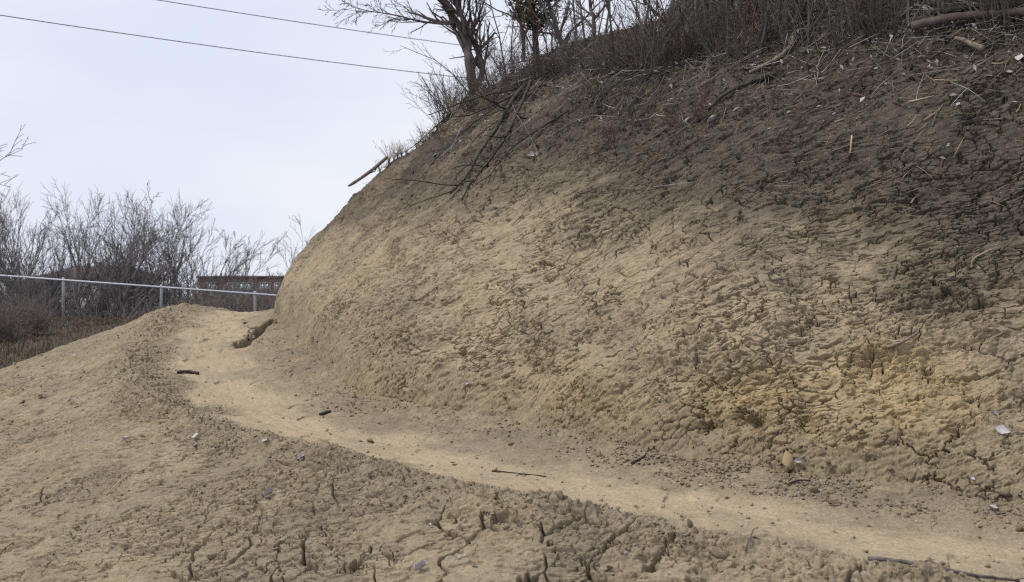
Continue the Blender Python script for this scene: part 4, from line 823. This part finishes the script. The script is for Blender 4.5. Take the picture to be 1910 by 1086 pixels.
# leaf and straw litter on the wooded top
rs_ = np.random.RandomState(12); ii = pick(infr | ((Y < 26) & (np.abs(X / np.maximum(Y, .1)) < .47)), 400000, 7); hh = Z[ii] / Y[ii] * F
bl_ = np.interp(X[ii] / Y[ii] * F + 955, [800, 870, 960, 1060, 1200, 1300, 1450, 1600, 1750, 1910], [215, 175, 150, 135, 125, 110, 95, 75, 50, 38])
dd_ = (HOR - hh) - bl_; prob = np.where(SF[ii] > 1.5, np.exp(-np.maximum(dd_ - 5, 0) / 38.0), 0); ii = ii[rs_.rand(len(ii)) < prob]
V, Fc = [], []
for j in ii[:5200]:
    p = P[j] + np.array([0, 0, CZ]) + N[j] * rs_.uniform(.005, .04); l = rs_.uniform(.018, .05); a = rs_.normal(0, 1, 3); a /= np.linalg.norm(a); b = np.cross(a, N[j] + rs_.normal(0, .5, 3)); b /= np.linalg.norm(b) + 1e-6; w_ = l * rs_.uniform(.25, .5); up_ = N[j] * l * .25; b0 = len(V)
    V += [p - a * l, p + b * w_ + up_, p + a * l, p - b * w_ + up_, p + up_ * -.2]; Fc += [[b0, b0 + 1, b0 + 4], [b0 + 1, b0 + 2, b0 + 4], [b0 + 2, b0 + 3, b0 + 4], [b0 + 3, b0, b0 + 4]]
def litter_mat():  # one random tone per piece
    m, t, b = mat_new('leaf_litter', .85, .15); g = nnode(t, 'ShaderNodeNewGeometry'); r = t.nodes.new('ShaderNodeValToRGB'); r.color_ramp.interpolation = 'CONSTANT'; e = r.color_ramp.elements
    cols = [(.065, .052, .042), (.11, .09, .072), (.17, .145, .12), (.085, .066, .052), (.25, .225, .20), (.13, .11, .09), (.36, .34, .33)]
    while len(e) < len(cols): e.new(.5)
    for k, c in enumerate(cols): e[k].position = k / len(cols); e[k].color = (*c, 1)
    t.links.new(g.outputs['Random Per Island'], r.inputs[0]); t.links.new(r.outputs[0], b.inputs['Base Color']); return m
LM = litter_mat()
tag(mesh_obj('leaf_litter', V, np.array(Fc), LM, None, False), 'brown and grey leaf litter covering the wooded top of the bank', 'leaf litter', kind='stuff')
tb = Tubes()
for j in ii[5200:9400]:
    p = P[j] + np.array([0, 0, CZ]) + N[j] * rs_.uniform(.008, .05); l = rs_.uniform(.08, .35); a = rs_.normal(0, 1, 3) + np.array([.5, -.2, .3]); a -= N[j] * (a @ N[j]) * .8; a /= np.linalg.norm(a); c_ = rs_.normal(0, .10, 3) * l
    tb.add([tuple(p - a * l), tuple(p + c_), tuple(p + a * l)], [rs_.uniform(.0025, .005), .003, .0015], 3)
tag(tb.build('twig_litter', LM), 'litter of fine twigs and straw on the wooded top of the bank', 'twig litter', kind='stuff')
tb = Tubes()
for j in pick(infr & (SF > .6) & (Y < 17), 900, 31):
    hgt_ = float(Z[j]) + 1.15
    if rs_.rand() > (hgt_ / 3.5) ** 1.5 + .08: continue
    p = P[j] + np.array([0, 0, CZ]) + N[j] * .012; l = rs_.uniform(.04, .16); a = np.array([A[0] * .8, A[1] * .8, .6]) + rs_.normal(0, .35, 3); a -= N[j] * (a @ N[j]); a /= np.linalg.norm(a); c_ = rs_.normal(0, .08, 3) * l + N[j] * .01
    tb.add([tuple(p - a * l), tuple(p + c_), tuple(p + a * l)], [.002, .0026, .0012], 3)
tag(tb.build('straw_litter', STRAW), 'fine rootlets and straws stuck to the face of the bank', 'straw litter', kind='stuff')
for o_ in list(cl):
    if not o_.get('label'): bpy.data.objects.remove(o_)
# every repeat gets words that find it: its place counted from something one can point to
ORD = 'first second third fourth fifth sixth seventh eighth ninth tenth eleventh twelfth thirteenth fourteenth fifteenth sixteenth seventeenth eighteenth nineteenth twentieth'.split()
bpy.context.view_layer.update()
def pxof(o): p = o.matrix_world.translation; return 955 + F * p.x / max(p.y, .1)
BROW = [(885, 'twin trunked tree'), (1052, 'slim leaning tree'), (1120, 'slender skyline tree'), (1238, 'tree at the brush end'), (1300, 'pale crooked tree'), (1388, 'left leaning dark tree'), (1480, 'tree above the root'), (1612, 'tree by the leaf pile'), (1740, 'thick fallen trunk end'), (1830, 'splintered log end')]
POST = [(117, 'left fence post'), (200, 'cream house'), (300, 'middle fence post'), (395, 'brick building corner'), (475, 'right fence post')]
WALL = [(333, 'dark stick on the trail'), (450, 'notch in the trail'), (605, 'stick below the wall'), (800, 'ledge on the near mound'), (955, 'ochre clod at mid wall'), (1200, 'dark twig in the debris'), (1475, 'blocky ochre clod'), (1553, 'brown curled leaf'), (1868, 'long white leaf')]
def relabel(group, what, marks):
    L = sorted([o for o in scene.objects if o.parent is None and o.get('group') == group], key=pxof); cnt = {}
    for o in L:
        x = pxof(o); m = [k for k in marks if k[0] <= x]; key = (m[-1][1], 'right') if m else (marks[0][1], 'left')
        cnt.setdefault(key, []).append(o)
    for (nm, side), oo in cnt.items():
        if side == 'left': oo = oo[::-1]
        for k, o in enumerate(oo):
            if k < len(ORD): o['label'] = '%s, %s to the %s of the %s' % (what, ORD[k], side, nm)
for g_, w_, m_ in (('saplings in the brush on the bank', 'thin bare sapling', BROW), ('shrubs in the brush on the bank', 'leafless tangled shrub', BROW), ('low shrubs on the left brow', 'low twiggy shrub on the brow', [(830, 'reddish weed clump')] + BROW),
        ('thickets on the left bank', 'brown thicket on the bank', [(0, 'picture edge')] + POST), ('thickets behind the fence', 'grey thicket behind the fence', POST), ('smaller background trees', 'small hazy bare tree', POST), ('dead branches spilling down the bank', 'dead twiggy branch', BROW),
        ('fallen twigs on the upper slope', 'thin fallen twig', BROW), ('scattered leaves on the upper slope', 'small dead leaf', BROW), ('clods along the foot of the wall', 'wall foot clod', WALL), ('clods on the rim of the near mound', 'rim clod', WALL),
        ('leaf scraps by the right bank', 'small leaf scrap', WALL), ('leaf scraps on the near mound', 'mound leaf scrap', [(200, 'straw stem on the slope'), (362, 'pinkish leaf')] + WALL), ('leaves on the left shoulder', 'small pale leaf on the shoulder', [(0, 'picture edge'), (60, 'reddish twig')]),
        ('grass tufts on the left skyline', 'dry grass tuft', [(700, 'jutting log'), (829, 'reddish weed clump')]), ('leaves in the notch', 'pale leaf in the notch', [(440, 'notch edge')])): relabel(g_, w_, m_)
#OBJECTS-END
print('done', time.time() - T0)
